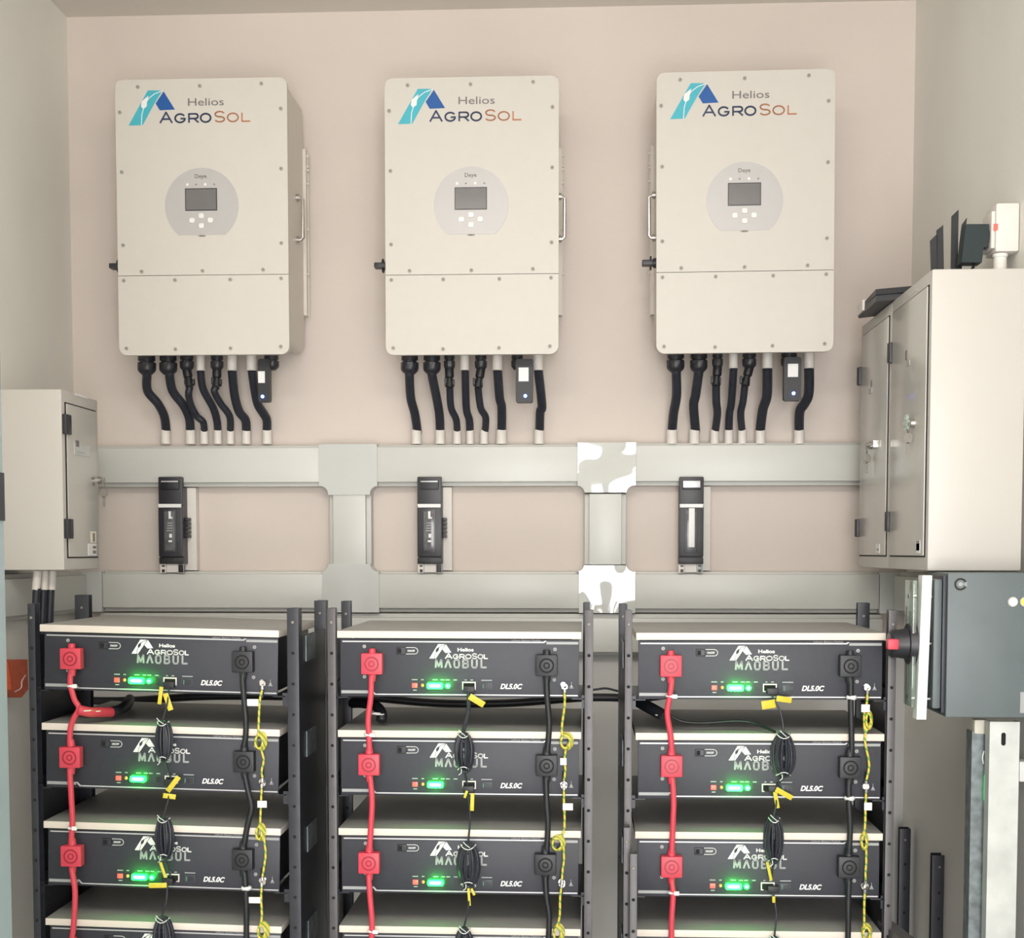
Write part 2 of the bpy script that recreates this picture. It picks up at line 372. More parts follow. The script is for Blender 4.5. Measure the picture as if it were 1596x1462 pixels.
# ================================================================== INVERTERS
IY = 3.45
def make_inverter():
    """local: x centre, y=0 front face, z=0 bottom; pixel offsets measured on the left inverter"""
    k = 0.422/265.5
    kz = k*0.967
    W, H = 0.422, 431.5*kz
    ux = lambda px, py=330: (px-(318.5-(553-py)*0.0145))*k
    vz = lambda py: (553-py)*kz
    t = thing('inverter', None, 'inverter', (0, 0, 0), 'wall-mounted hybrid inverters', local=True)
    zs = vz(427.5)
    mb = MB(); mb.rr(-W/2+0.004, W/2-0.004, 0.030, H-0.004, 0.018, 0.014, 0.205); mb.build('body', M['invside'], t)
    mb = MB()
    pts = [(-W/2, zs+0.0007), (W/2, zs+0.0007)] + arc(W/2-0.02, H-0.02, 0.02, 0.02, 0, 90, 6) + arc(-W/2+0.02, H-0.02, 0.02, 0.02, 90, 180, 6)
    mb.poly(pts, 0, 0.014); mb.build('front_cover', M['inv'], t)
    mb = MB(); pts = [(W/2, zs-0.0007), (-W/2, zs-0.0007)] + arc(-W/2+0.02, 0.02, 0.02, 0.02, 180, 270, 6) + arc(W/2-0.02, 0.02, 0.02, 0.02, 270, 360, 6)
    mb.poly(pts, 0, 0.014); mb.build('wiring_cover', M['inv'], t)
    for px, py in ((215,133),(311,133),(406,131),(187,172),(190,265),(192,379.5),(436,170),(437,263),(438,379),(221,421),(316,421),(410,420),(193,435),(273,435),(359,435),(438,434),(197,542),(274,544),(360,543),(438,541)):
        mb = MB(); x, z = ux(px, py), vz(py)
        mb.use(M['screwring']); mb.disc(x, z, 0.0047, -0.0022, 0.001, 14)
        mb.use(M['screw']); mb.disc(x, z, 0.0032, -0.0026, -0.002, 6)
        mb.build('screw', None, t)
    # keypad
    cx, cz, r = ux(314.5, 319), vz(319), 57*k
    a = math.degrees(math.asin(44/57.))
    mb = MB(); mb.poly(arc(cx, cz, r, r, -a, 180+a, 40), -0.0012, 0.001); kp = mb.build('keypad_panel', M['panel'], t)
    mb = MB(); mb.use(M['lcdrim']); mb.box(ux(289,309), ux(338.5,309), -0.0022, 0.001, vz(327), vz(292)); mb.use(M['lcd']); mb.box(ux(290.5,309), ux(337,309), -0.0026, 0, vz(325.5), vz(293.5)); mb.build('display', None, kp)
    for px, py in ((300,342),(314.5,335),(328.5,342),(314.5,350.5)):
        mb = MB(); mb.rr(ux(px,342)-0.0062, ux(px,342)+0.0062, vz(py)-0.0058, vz(py)+0.0058, 0.0035, -0.004, 0); mb.build('button', M['btn'], kp)
    for i, px in enumerate((292.5, 306, 320, 334)):
        mb = MB(); mb.disc(ux(px,286), vz(286), 0.0033 if i % 2 == 0 else 0.0022, -0.0022, 0, 12); mb.build('indicator', M['btn'] if i % 2 == 0 else M['screw'], kp)
    mb = MB(); text_into(mb, 'Deye', ux(304,274), ux(322,274), vz(278), vz(270), -0.0018, -0.001, bold=0.01); mb.build('maker_lettering', M['greyp'], kp)
    mb = MB(); mb.poly([(ux(308,366), vz(366)), (ux(313,366), vz(367.5)), (ux(320,366), vz(367)), (ux(321,366), vz(365.5)), (ux(313,366), vz(364.8))], -0.0008, 0.001); mb.build('small_mark', M['greyp'], t)
    # logo: teal leg with pale curve and leaf, blue leg
    q = lambda cxp, cyp: (ux(100+cxp/3.627, 90+cyp/3.627), vz(90+cyp/3.627))
    mb = MB(); mb.poly([q(*p) for p in ((366,372),(474,176),(556,178),(513,246),(445,371))], -0.0006, 0.001); mb.build('logo_teal_leg', M['teal'], t)
    mb = MB(); mb.poly([q(*p) for p in ((563,183),(626,286),(541,289),(518,250))], -0.0006, 0.001); mb.build('logo_blue_leg', M['blue'], t)
    mb = MB(); mb.stroke([q(*p) for p in ((556,180),(512,196),(478,222),(455,262),(441,310),(438,370))], 0.0018, -0.0009, -0.0004)
    mb.poly([q(*p) for p in ((478,206),(470,238),(468,266),(448,282),(436,266),(440,238),(458,222))], -0.00095, -0.0004); mb.build('logo_leaf', M['white'], t)
    mb = MB(); text_into(mb, 'Helios', ux(293,158), ux(348,158), vz(163.5), vz(152), -0.0008, 0.0005, bold=0.0); mb.build('lettering', M['greyp'], t)
    B, T, t2 = vz(189), vz(173), vz(176)
    g = lambda ch, a, b, top: (ch, ux(a,182), ux(b,182), B, top)
    mb = MB(); word(mb, [g('A',250,268,T), g('G',273,288.5,t2), g('R',294,309,t2), g('O',312.5,328,t2)], 0.0042, -0.0007, 0.0005); mb.build('lettering', M['navy'], t)
    mb = MB(); word(mb, [g('S',334,350,T), g('O',354,370.5,t2), g('L',376,389,t2)], 0.0036, -0.0007, 0.0005); mb.build('lettering', M['orange'], t)
    # rear mounting frame, side handles, isolator
    for s in (-1, 1):
        mb = MB(); mb.box(s*(W/2-0.006), s*(W/2+0.004), 0.205, 0.232, vz(470), vz(195)); mb.box(s*(W/2-0.004), s*(W/2+0.006), 0.228, 0.232, vz(470), vz(195))
        for py in (205, 222, 228, 250, 326, 400): mb.cyl((s*(W/2+0.004), 0.218, vz(py)), (s*(W/2+0.010), 0.218, vz(py)), 0.004, n=8)
        mb.build('mounting_flange', M['invside'], t)
        mb = MB(); hx = s*(W/2+0.0125)
        mb.tube([(s*(W/2-0.004), 0.12, vz(289)), (hx-s*0.006, 0.12, vz(289)), (hx, 0.12, vz(292)), (hx, 0.12, vz(354)), (hx-s*0.006, 0.12, vz(357)), (s*(W/2-0.004), 0.12, vz(357))], 0.0045, 10, smooth=False)
        for py in (289, 357): mb.cyl((s*(W/2-0.004), 0.12, vz(py)), (s*(W/2+0.005), 0.12, vz(py)), 0.009, n=14)
        mb.build('handle', M['steel'], t)
    mb = MB(); mb.cyl((-W/2+0.004, 0.045, vz(407)), (-W/2-0.006, 0.045, vz(407)), 0.012); mb.cyl((-W/2-0.010, 0.045, vz(407)), (-W/2-0.014, 0.045, vz(407)), 0.017); mb.box(-W/2-0.033, -W/2-0.005, 0.030, 0.060, vz(411), vz(403), 0.002); mb.build('isolator_knob', M['charc'], t)
    mb = MB(); mb.box(-W/2+0.02, W/2-0.02, 0.05, 0.16, 0.026, 0.031); mb.build('gland_plate', M['invside'], t)
    return t, W, H
inv0, IW, IH = make_inverter()
invs = []
for i, (bx, by, rl, lab) in enumerate(((318, 553, 0.0, 'leftmost white inverter with keypad display and company logo, above the left fuse switch'),
                                  (735.5, 552.5, 0.0, 'middle white inverter with keypad display and company logo, above the middle fuse switch'),
                                  (1160.5, 549.5, -0.0055, 'rightmost white inverter with keypad display and company logo, nearest the right cabinets'))):
    o = inv0 if i == 0 else dup(inv0)
    p = at(bx, by, IY); o.location = p; o.rotation_euler = (0, rl, 0)
    sc = (1.0, 0.995, 1.0)[i]; o.scale = (sc, 1, sc); o['label'] = lab; invs.append(o)

# ------------------------------------------------------------------ glands, cables, wifi dongles under the inverters
GY = 3.56; SY = WY-0.035
names = ['left', 'middle', 'right']
ordn = ['first', 'second', 'third', 'fourth', 'fifth', 'sixth', 'last']
CAB = [
 [('g',214,243,[(229,583),(230,609),(246,629),(256,649),(259,672)],14,(250.5,266)),
  ('g',248,276,[(264,583),(269,609),(286,632),(295,652),(296.5,672)],14,(289,305)),
  ('c',280,302,[(296,602),(294,615),(298,632),(307,649),(316.6,658),(318.6,674)],11,(312,325)),
  ('w',306,319.5,[(312.5,576),(316.6,606),(332,635),(338,655),(339.6,674)],12,(333,346)),
  ('c',328,348,[(338,602),(334,610),(344,629),(358,649),(359,674)],11,(353,365.5)),
  ('w',354,369,[(361.7,577),(365.5,615),(372.6,641),(382.7,655),(384,673)],14,(377,391)),
  ('w',384,400,[(393,577),(397,606),(402,630),(411,645),(416,655),(416,673)],14,(408.6,424))],
 [('g',624,652,[(638,583),(640,619.6),(646.5,645),(650.6,673)],14,(641,657)),
  ('g',659,686.5,[(673,583),(681,622.7),(685,648),(686,673)],14,(678,694)),
  ('c',691.5,709,[(701,603),(703,635),(711,654),(712.6,674)],11,(706,719)),
  ('w',717,731.5,[(725,575.5),(726.8,635),(731.5,654),(732.5,674)],12,(726.8,738.8)),
  ('c',740,759,[(745,603),(749,635),(757,651),(755.8,674)],11,(748,761)),
  ('w',767,783.5,[(775.6,577),(778.7,619.6),(782,635),(782,673)],14,(773,790)),
  ('w',830.7,846.4,[(839,576),(844.8,632),(842,641.6),(841,673)],14,(832,848))],
 [('g',1039,1067,[(1053.8,579),(1054.4,616),(1049.7,644.7),(1047.5,671)],14.5,(1038.7,1056)),
  ('g',1075.5,1103,[(1089,579),(1084,616),(1081,632),(1084,671)],14.5,(1074,1090.6)),
  ('c',1110,1127,[(1116,600),(1116.4,626),(1118,644.7),(1114.8,672)],12,(1107,1120.5)),
  ('w',1136,1150,[(1143.5,572),(1140,626),(1136.8,644.7),(1136,672)],12,(1129,1142.5)),
  ('c',1157,1179,[(1161,600),(1158,626),(1154.5,644.7),(1156.7,672)],11,(1150,1163.6)),
  ('w',1188,1204.5,[(1196,574),(1195.4,616),(1189,638.5),(1185,670)],15,(1177,1193)),
  ('w',1252.7,1269,[(1261,574),(1260.5,613),(1254,629),(1246.5,641.6),(1245.4,670)],15,(1237,1253.6))]]
DONG = [((411,435),(403.5,421.5),(403.5,414),(582,600),(409,618),(560,627)),
        ((797,816),(804,830.7),(808.6,824),(579,600),(818.7,617),(560,628)),
        ((1217,1243),(1221,1248),(1227,1243),(576,596),(1237,613),(557,625))]
mmG = GY/F; yb = (553, 552.5, 549.5)
def gland(i, px0, px1, ytop, ybot):
    r = (px1-px0)/2*mmG; c = at((px0+px1)/2, ytop, GY); cb = at((px0+px1)/2, ybot, GY)
    inv = invs[i]; mb = MB(); x, y = c.x, GY
    H = c.z-cb.z
    mb.cyl((x, y, c.z+0.027), (x, y, c.z-H*0.30), r*0.93, n=24)
    mb.cyl((x, y, c.z-H*0.30), (x, y, c.z-H*0.40), r*0.76, n=24)
    mb.tube([(x, y, c.z-H*0.39), (x, y, c.z-H*0.42), (x, y, c.z-H*0.72), (x, y, c.z-H*0.84), (x, y, c.z-H*0.93), (x, y, cb.z)], [r*0.9, r, r, r*0.92, r*0.72, r*0.55], 10, smooth=False)
    o = mb.build('cable_gland', M['charc'], base=tuple(inv.location)); o.location = (0, 0, 0); o.parent = inv
    o.rotation_euler = (0, -inv.rotation_euler[1], 0)
for i in range(3):
    for j, (kind, a, b, pts, wd, st) in enumerate(CAB[i]):
        extra = {'g': 'from a wide black gland', 'c': 'with slim black connector', 'w': 'topped by a white sleeve'}[kind]
        side = 'from the left' if j < 6 else 'on the right'
        base = at((st[0]+st[1])/2, 692, SY)
        t = thing('power_cable', f'{ordn[j]} black cable {side} under the {names[i]} inverter, {extra}', 'cable', tuple(base), 'black cables from the inverters down to the trunking')
        n = len(pts); P = []
        if kind == 'g': gland(i, a, b, yb[i], 584-(553-yb[i])*1.0)
        P0 = list(pts)
        ys = [GY+(SY-GY)*(max(0, (py-585))/85.0) for _, py in P0]
        if kind == 'c': ys = [y-0.012*(1 if 0 < q < len(ys)-1 else 0) for q, y in enumerate(ys)]
        W3 = [at(px, py, y) for (px, py), y in zip(P0, ys)]
        if kind == 'g': W3 = [W3[0]+Vector((0, 0, 0.012))]+W3
        W3.append(Vector((base.x, SY, base.z+0.03))); W3[-2] = (W3[-2]+Vector((0, 0, 0)))
        MB().tube(W3, wd/2*3.63/F, 14).build('cable', M['cable'], t)
        rs = (st[1]-st[0])/2*SY/F
        MB().tube([(base.x, SY, base.z-0.0005), (base.x, SY, base.z+0.034), (base.x, SY, base.z+0.036)], [rs, rs*0.98, rs*0.9], 18, smooth=False).build('sleeve', M['sleeve'], t)
        if kind == 'w':
            c0 = at((a+b)/2, yb[i], GY); c1 = at((a+b)/2, 578-(553-yb[i]), GY); r = (b-a)/2*mmG
            MB().tube([(c0.x, GY, c0.z+0.024), c1+Vector((0, 0, 0.001)), c1], [r, r, r*0.9], 18, smooth=False).build('sleeve', M['sleeve'], t)
        if kind == 'c':
            gland(i, a, b, yb[i], 578-(553-yb[i]))
            px, py = pts[0]; c0 = at((a+b)/2, 576-(553-yb[i]), GY); c1 = at(px, py, GY+0.0)
            mb = MB(); r = 7*mmG
            mb.tube([c0+Vector((0, 0, 0.01)), c0, c0*0.55+c1*0.45, c0*0.5+c1*0.5, c1], [r*0.8, r, r, r*0.75, r*1.05], 12, smooth=False)
            mb.box(c1.x-0.013, c1.x-0.007, GY-0.006, GY+0.006, c1.z+0.004, c1.z+0.022, 0.001); mb.box(c1.x+0.007, c1.x+0.012, GY-0.006, GY+0.006, c1.z+0.004, c1.z+0.018, 0.001)
            mb.build('connector', M['blackp'], t)
    g, bd, lb, ly, led, bz = DONG[i]
    DY = 3.53
    gland(i, g[0], g[1], yb[i], 577-(553-yb[i]))
    xa, xb_ = at(bd[0], 600, DY).x, at(bd[1], 600, DY).x; z1, z0 = at(bd[0], bz[0], DY).z, at(bd[0], bz[1], DY).z
    t = thing('data_logger_stick', f'black data logger stick with blue light under the {names[i]} inverter', 'data logger', ((xa+xb_)/2, DY, z1), 'data logger sticks under the inverters')
    MB().rr(xa, xb_, z0, z1, 0.006, DY-0.008, DY+0.014).build('housing', M['blackp'], t)
    MB().box(at(lb[0],590,DY).x, at(lb[1],590,DY).x, DY-0.0088, DY-0.0075, at(0,ly[1],DY).z, at(0,ly[0],DY).z).build('label_sticker', M['label'], t)
    pz = at(led[0], led[1], DY-0.01)
    mb = MB(); mb.use(M['blueled']); mb.ring(pz.x, pz.z, 0.0028, 0.0040, DY-0.0100, DY-0.007); mb.use(M['bluecore']); mb.disc(pz.x, pz.z, 0.0028, DY-0.0105, DY-0.007, 16); mb.build('blue_light', None, t)

# ================================================================== FUSE SWITCHES
def fuse(px0, px1, third, lab):
    Y0 = WY-0.085; x0, x1 = at(px0, 800, Y0).x, at(px1, 800, Y0).x; z1, z0 = at(px0, 743, Y0).z, at(px0, 879, Y0).z
    zb = Z(890.5, WY)+0.001; zz = lambda py: at(px0, py, Y0).z
    t = thing('fuse_switch', lab, 'fuse switch', ((x0+x1)/2, WY, z0), 'slim black fuse switches between the trunking runs')
    w_ = x1-x0; cx = (x0+x1)/2
    MB().box(x0+0.004, x1+0.022, WY-0.03, WY-0.0005, Z(889.5), Z(758), 0.002).build('mounting_plate', M['sleeve'], t)
    mb = MB(); mb.box(x0+0.001, x1-0.001, Y0+0.0145, WY-0.031, z0, Z(758.5)); mb.box(x0+0.001, x1-0.001, Y0+0.0145, TY-0.0005, Z(758.5), z1-0.001); mb.build('housing', M['charc'], t)
    # front lid with stepped profile
    mb = MB(); mb.box(x0, x1, Y0+0.002, Y0+0.016, zz(868), zz(787), 0.003); mb.box(x0, x1, Y0+0.006, Y0+0.016, zz(787), z1, 0.003)
    lid = mb.build('front_lid', M['charc'], t)
    mb = MB(); mb.use(M['blackp']); mb.box(x0+w_*0.12, x1-w_*0.12, Y0+0.0005, Y0+0.012, zz(763), zz(749), 0.002); mb.use(M['line']); mb.box(x0+w_*0.15, x1-w_*0.15, Y0-0.001, Y0+0.003, zz(751.5 if not third else 760), zz(749.5), 0.0005); mb.build('grip', None, lid)
    mb = MB(); mb.use(M['lcdrim']); mb.box(x0+w_*0.22, x1-w_*0.25, Y0-0.001, Y0+0.004, zz(861), zz(794), 0.0005); mb.use(M['fusewin']); mb.box(x0+w_*0.27, x1-w_*0.30, Y0-0.0025, Y0+0.004, zz(858), zz(797), 0.001); mb.build('window', None, lid)
    if third:
        MB().box(x0+w_*0.39, x1-w_*0.37, Y0-0.0040, Y0, zz(853), zz(792), 0.001).build('reflection_strip', M['white'], lid)  # reflection on the window, painted as a solid white strip
    else:
        mb = MB(); c0 = x0+w_*0.46
        mb.box(c0, c0+0.006, Y0-0.0035, Y0-0.002, zz(806), zz(797)); mb.box(c0, c0+0.010, Y0-0.0035, Y0-0.002, zz(808.5), zz(806)); mb.box(c0-0.001, c0+0.008, Y0-0.0035, Y0-0.002, zz(845), zz(842)); mb.box(c0+0.001, c0+0.008, Y0-0.0035, Y0-0.002, zz(838), zz(832))
        mb.build('window_bars', M['label'], lid)  # small pale bars laid over the fuse window
        mb = MB()
        for k in range(4): mb.box(c0-0.006+0.001*k, c0+0.009, Y0-0.0033, Y0-0.002, zz(828-k*4), zz(826.6-k*4))
        mb.build('window_bars', M['lgrey'], lid)
    MB().box(x0+w_*0.03, x1-w_*0.03, Y0-0.0005, Y0+0.006, zz(791), zz(785.5)).build('label_strip', M['white'], lid)
    mb = MB(); mb.box(x0, x1, Y0+0.004, Y0+0.02, z0, zz(869), 0.002); mb.build('lower_housing', M['blackp'], t)
    mb = MB(); mb.use(M['sleeve'])
    for a in (x0, x1-w_*0.25): mb.box(a, a+w_*0.25, Y0+0.012, TY-0.001, zz(893), z0-0.0005, 0.001)
    mb.use(M['galvd'] if third else M['blackp']); mb.box(x0+w_*0.26, x1-w_*0.26, Y0+0.016, TY-0.001, zz(892), z0)
    mb.use(M['blackp'])
    for a in (x0+w_*0.08, x1-w_*0.2):
        mb.box(a, a+w_*0.12, Y0+0.0112, Y0+0.014, zz(883.5), zz(881)); mb.box(a, a+w_*0.12, Y0+0.0112, Y0+0.014, zz(892), zz(887.5))
    mb.build('terminal_block', None, t)
    if not third:
        mb = MB()
        for k in range(5): mb.box(x1-0.001, x1+0.010, WY-0.06, WY-0.032, zz(838-k*6.6), zz(833.2-k*6.6), 0.001)
        mb.build('side_clip', M['charc'], t)
fuse(246, 283.5, False, 'slim black fuse switch below the left inverter, its grey side clip showing')
fuse(650, 688, False, 'slim black fuse switch below the middle inverter with thin white label')
fuse(1058.5, 1097, True, 'slim black fuse switch below the right inverter with white label and painted white reflection')

# ================================================================== RACKS
RY = 2.80
mmR = 1.27e-3
ROWS = [[977.8, 1131.8, 1285.5, 1437.5], [984, 1139.3, 1292.9, 1445.3], [986.4, 1143.1, 1297.6, 1451]]
BX = [(57, 439), (523, 908.5), (990, 1382.5)]
ROLL = [0.0225, 0.002, -0.002]
POST = [dict(fl=(45, 56), fr=(448, 466), rl=(117.5, 139), rr=(490, 508), ft=(941, 948), rt=(927.5, 936)),
        dict(fl=(511, 523.5), fr=(911.5, 924.5), rl=(532, 547), rr=(908.5, 919), ft=(948, 951), rt=(937, 939)),
        dict(fl=(974, 985.5), fr=(1384, 1396.5), rl=(964.5, 977.5), rr=(1336, 1355), ft=(951, 951), rt=(941, 940))]
RN = ['left', 'middle', 'right']
def upright(parent, x0, x1, y0, y1, z1, m, side):
    """C channel standing on the floor, open to the inside, with a row of holes"""
    mb = MB(); mb.use(m); th = 0.0025
    mb.box(x0, x1, y0, y0+th, 0.0, z1, 0.0006)
    if side < 0: mb.box(x0, x0+th, y0+th, y1, 0.0, z1)
    else: mb.box(x1-th, x1, y0+th, y1, 0.0, z1)
    mb.box(x0+th, x1-th, y1-th, y1, 0.0, z1)
    mb.use(M['hole']); z = z1-0.028; n = 0
    while z > z1-1.0:
        mb.disc((x0+x1)/2, z, 0.0034, y0-0.0004, y0+0.001, 10); z -= 0.062; n += 1
    mb.use(M['screw']); mb.disc((x0+x1)/2, z1-0.028, 0.003, y0-0.0012, y0+0.001, 8)
    return mb.build('upright', None, parent)
DEP = 0.30
for i in range(3):
    P = POST[i]; rm = M['rack'] if i == 0 else M['racklit']  # front posts toward the door take the lit copy of the steel
    xs = [at(P[k][0], 1000, RY).x for k in ('fl', 'fr')]
    t = thing('battery_rack', f'dark open steel rack holding the {RN[i]} stack of battery modules', 'rack', ((xs[0]+xs[1])/2, RY+0.15, 0), 'open steel battery racks')
    for k, s in (('fl', -1), ('fr', 1)):
        x0, x1 = at(P[k][0], 1000, RY).x, at(P[k][1], 1000, RY).x; z1 = at(P[k][0], P['ft'][0 if s < 0 else 1], RY).z
        upright(t, x0, x1, RY-0.004, RY+0.030, z1, rm, s)
    for k, s in (('rl', -1), ('rr', 1)):
        Yr = RY+DEP; x0, x1 = at(P[k][0], 1000, Yr).x, at(P[k][1], 1000, Yr).x; z1 = at(P[k][0], P['rt'][0 if s < 0 else 1], Yr).z
        upright(t, x0, x1, Yr, Yr+0.03, z1, M['rack'], s)
    bl, br = at(BX[i][0], 1000, RY).x, at(BX[i][1], 1000, RY).x
    for j, py in enumerate(ROWS[i]):
        for s in (-1, 1):
            zt = at((BX[i][0]+BX[i][1])/2, py, RY).z - s*ROLL[i]*0.23
            zb = zt-0.0145-0.002-0.117
            edge = bl if s < 0 else br
            fo = at(P['fl' if s < 0 else 'fr'][0 if s < 0 else 1], 1000, RY).x; ro = at(P['rl' if s < 0 else 'rr'][0 if s < 0 else 1], 1000, RY+DEP).x
            mb = MB(); mb.use(M['rack'])
            # support angle under the module, sheet web out to the uprights
            xi = edge-s*0.022; xo = (fo if s > 0 else fo)
            mb.poly([(xi, RY+0.012), (edge+s*0.004, RY+0.012), (ro-s*0.002, RY+DEP+0.002), (edge-s*0.03, RY+DEP+0.002)], zb-0.0025, zb-0.0005, 'z')
            mb.poly([(edge+s*0.004, RY+0.031), (edge+s*0.006, RY+0.031), (ro-s*0.001, RY+DEP), (ro-s*0.003, RY+DEP)], zb-0.03, zb+0.02, 'z')
            mb.box(edge-s*0.002, fo-s*0.0005, RY+0.012, RY+0.014, zb-0.02, zb+0.006)
            mb.build('support_bracket', None, t)
    for s in (-1, 1):
        fo = at(P['fl' if s < 0 else 'fr'][0 if s < 0 else 1], 1000, RY).x; ro = at(P['rl' if s < 0 else 'rr'][0 if s < 0 else 1], 1000, RY+DEP).x
        zt = at(798, ROWS[i][0], RY).z-0.02; ed = (bl if s < 0 else br)+s*0.010
        fo2 = fo-s*0.003; ro2 = ro-s*0.003
        L = lambda q: fo2+(ro2-fo2)*q
        ya, yb_ = RY+0.0305, RY+DEP-0.0005
        mb = MB(); mb.poly([(L(0.1), ya), (L(0.1)+0.0015, ya), (L(1)+0.0015, yb_), (L(1), yb_)], 0.3, zt, 'z'); mb.build('side_sheet', M['rack'], t)
        for py in ROWS[i]:
            zz = at(798, py, RY).z; mb = MB()
            mb.poly([(L(0.25)+s*0.0022, RY+0.07), (L(0.25)+s*0.0042, RY+0.07), (L(0.6)+s*0.0042, RY+0.17), (L(0.6)+s*0.0022, RY+0.17)], zz-0.075, zz-0.022, 'z'); mb.build('side_plate', M['galvd'], t)
    for zc in (0.25, 0.06):
        MB().box(xs[0], at(P['fr'][1], 1000, RY).x, RY+0.031, RY+0.05, zc-0.02, zc+0.02).build('cross_beam', M['rack'], t)

# ------------------------------------------------------------------ battery module prototype
def make_battery():
    t = thing('battery_module', None, 'battery module', (0, 0, 0), 'charcoal rack battery modules', local=True)
    u = lambda px: (px-716)*mmR
    v = lambda py: (1089.5-py)*mmR
    MB().box(-0.222, 0.222, 0.005, 0.40, 0.001, 0.114, 0.002).build('case', M['bbody'], t)
    MB().box(-0.2395, 0.2395, 0, 0.005, 0, 0.1165, 0.001).build('face_plate', M['batt'], t)
    y0, y1 = -0.0005, 0.0005
    def D(): return MB()
    mb = D(); mb.box(u(531), u(848), y0, y1, v(1003.2), v(1001.2)); mb.poly([(u(846),v(1003.2)),(u(850),v(1003.2)),(u(854),v(999.8)),(u(851),v(999.8))], y0, y1)
    mb.box(u(583), u(903), y0, y1, v(1086.6), v(1084.8)); mb.poly([(u(576),v(1079.6)),(u(579),v(1079.6)),(u(585),v(1086)),(u(582),v(1086.6))], y0, y1)
    mb.build('silver_line', M['line'], t)
    mb = D()
    for k in range(26):
        a = u(853.5)+k*(u(903)-u(853.5))/26; mb.poly([(a, v(1005.4)), (a+0.0016, v(1005.4)), (a+0.0022, v(1001)), (a+0.0006, v(1001))], y0, y1)
    mb.box(u(853.5), u(903.5), y0+0.0003, y1, v(1004.8), v(1001.6))
    mb.build('hatched_strip', M['lgrey'], t); mb = D(); mb.box(u(529), u(577), y0+0.0003, y1, v(1084.0), v(1080.2))
    for k in range(26):
        a = u(529)+k*(u(576)-u(529))/26; mb.poly([(a, v(1084.6)), (a+0.0016, v(1084.6)), (a+0.0022, v(1079.6)), (a+0.0006, v(1079.6))], y0, y1)
    mb.build('hatched_strip', M['lgrey'], t)
    mb = D(); text_into(mb, 'Lithium Battery Module', u(799), u(844), v(1001.2), v(997.8), y0, y1); mb.build('lettering', M['lgrey'], t)
    for px, py in ((566,1010),(566,1058),(867,1013),(866,1061)):
        mb = MB(); mb.use(M['lgrey']); mb.disc(u(px), v(py), 0.0036, -0.0016, 0.001, 16); mb.use(M['screw']); mb.disc(u(px), v(py), 0.0018, -0.0019, 0, 6); mb.build('screw', None, t)
    mb = MB(); mb.use(M['hole']); mb.box(u(617), u(631.5), -0.003, 0.001, v(1022), v(1011), 0.0006); mb.use(M['charc']); mb.box(u(619), u(624.5), -0.0045, -0.002, v(1020), v(1013)); mb.use(M['rack']); mb.box(u(625), u(630), -0.0038, -0.002, v(1020), v(1013)); mb.build('power_switch', None, t)
    mb = D(); mb.stroke([(u(632), v(1011.5)), (u(646), v(1011.5))]+[(u(646)+0.0062*math.sin(math.radians(a)), v(1016.6)+0.0062*math.cos(math.radians(a))) for a in range(0, 181, 30)]+[(u(632), v(1021.6))], 0.0010, y0, y1)
    text_into(mb, 'ON/OFF', u(634.5), u(646), v(1018.2), v(1015), y0, y1, bold=0.02); mb.build('switch_marking', M['white'], t)
    q = lambda a, b: (u(500+a/5.622), v(920+b/5.622))
    mb = D(); mb.poly([q(*p) for p in ((950,610),(1028,482),(1092,482),(1052,545),(1008,610))], y0, y1); mb.poly([q(*p) for p in ((1098,484),(1146,556),(1094,560),(1066,530))], y0, y1); mb.build('logo', M['white'], t)
    mb = D(); mb.stroke([q(*p) for p in ((1090,484),(1050,500),(1020,535),(1002,575),(996,610))], 0.0009, -0.0008, 0); mb.poly([q(*p) for p in ((1036,506),(1034,536),(1018,556),(1006,548),(1010,526))], -0.0008, 0); mb.build('logo_leaf', M['bbody'], t)
    mb = D(); text_into(mb, 'Helios', u(713.5), u(739), v(1017.2), v(1011.5), y0, y1, bold=0.03); mb.build('lettering', M['white'], t)
    B = v(1028.3); T, t2 = v(1020.6), v(1022)
    xs = [(694.5,704.5,'A',T),(707,714.5,'G',t2),(717,724.5,'R',t2),(726.5,735,'O',t2),(737,744,'S',T),(746,753.5,'O',t2),(755.5,761,'L',t2)]
    mb = D(); word(mb, [(c, u(a), u(b), B, tp) for a, b, c, tp in xs], 0.0023, -0.0008, 0.0005); mb.build('lettering', M['white'], t)
    B, T = v(1042.5), v(1030.2)
    xs = [(679,688.5,'M'),(694,703,'V'),(708.5,716,'Q'),(722.5,730,'B'),(736.5,744,'U'),(751,759,'L')]
    mb = D(); word(mb, [(c, u(a), u(b), B, T) for a, b, c in xs], 0.0036, y0, y1); mb.build('lettering', M['lgrey'], t)
    MB().box(u(641.5), u(650), -0.003, 0.001, v(1075), v(1067.5), 0.0006).build('red_button', M['redled'], t)
    mb = MB(); mb.sphere((u(658), -0.0005, v(1071)), 0.0032, 0.0025, 0.0036); mb.build('amber_light', M['ambled'], t)
    mb = D()
    for a, b, c in ((641,650,1062),(656,660,1062),(674,682,1062),(687,693,1062),(695,701,1062),(707,713,1062),(725,728,1062),(734,738,1062),(643,649,1078.5)): mb.box(u(a), u(b), y0, y1, v(c+1.0), v(c-0.6))
    mb.box(u(751), u(768), y0, y1, v(1063.3), v(1061.8)); mb.build('tiny_marking', M['lgrey'], t)
    mb = MB(); mb.use(M['blackp']); mb.box(u(707.5), u(713.5), -0.001, 0.001, v(1076), v(1067)); mb.build('service_socket', None, t)
    mb = MB(); mb.use(M['sleeve'])
    for a, b, c, d_ in ((721,742.5,1066.8,1064.8),(721,722.8,1077,1066.8),(740.7,742.5,1077,1066.8),(721,725,1077.6,1076),(738,742.5,1077.6,1076)): mb.box(u(a), u(b), -0.0022, 0.001, v(c), v(d_))
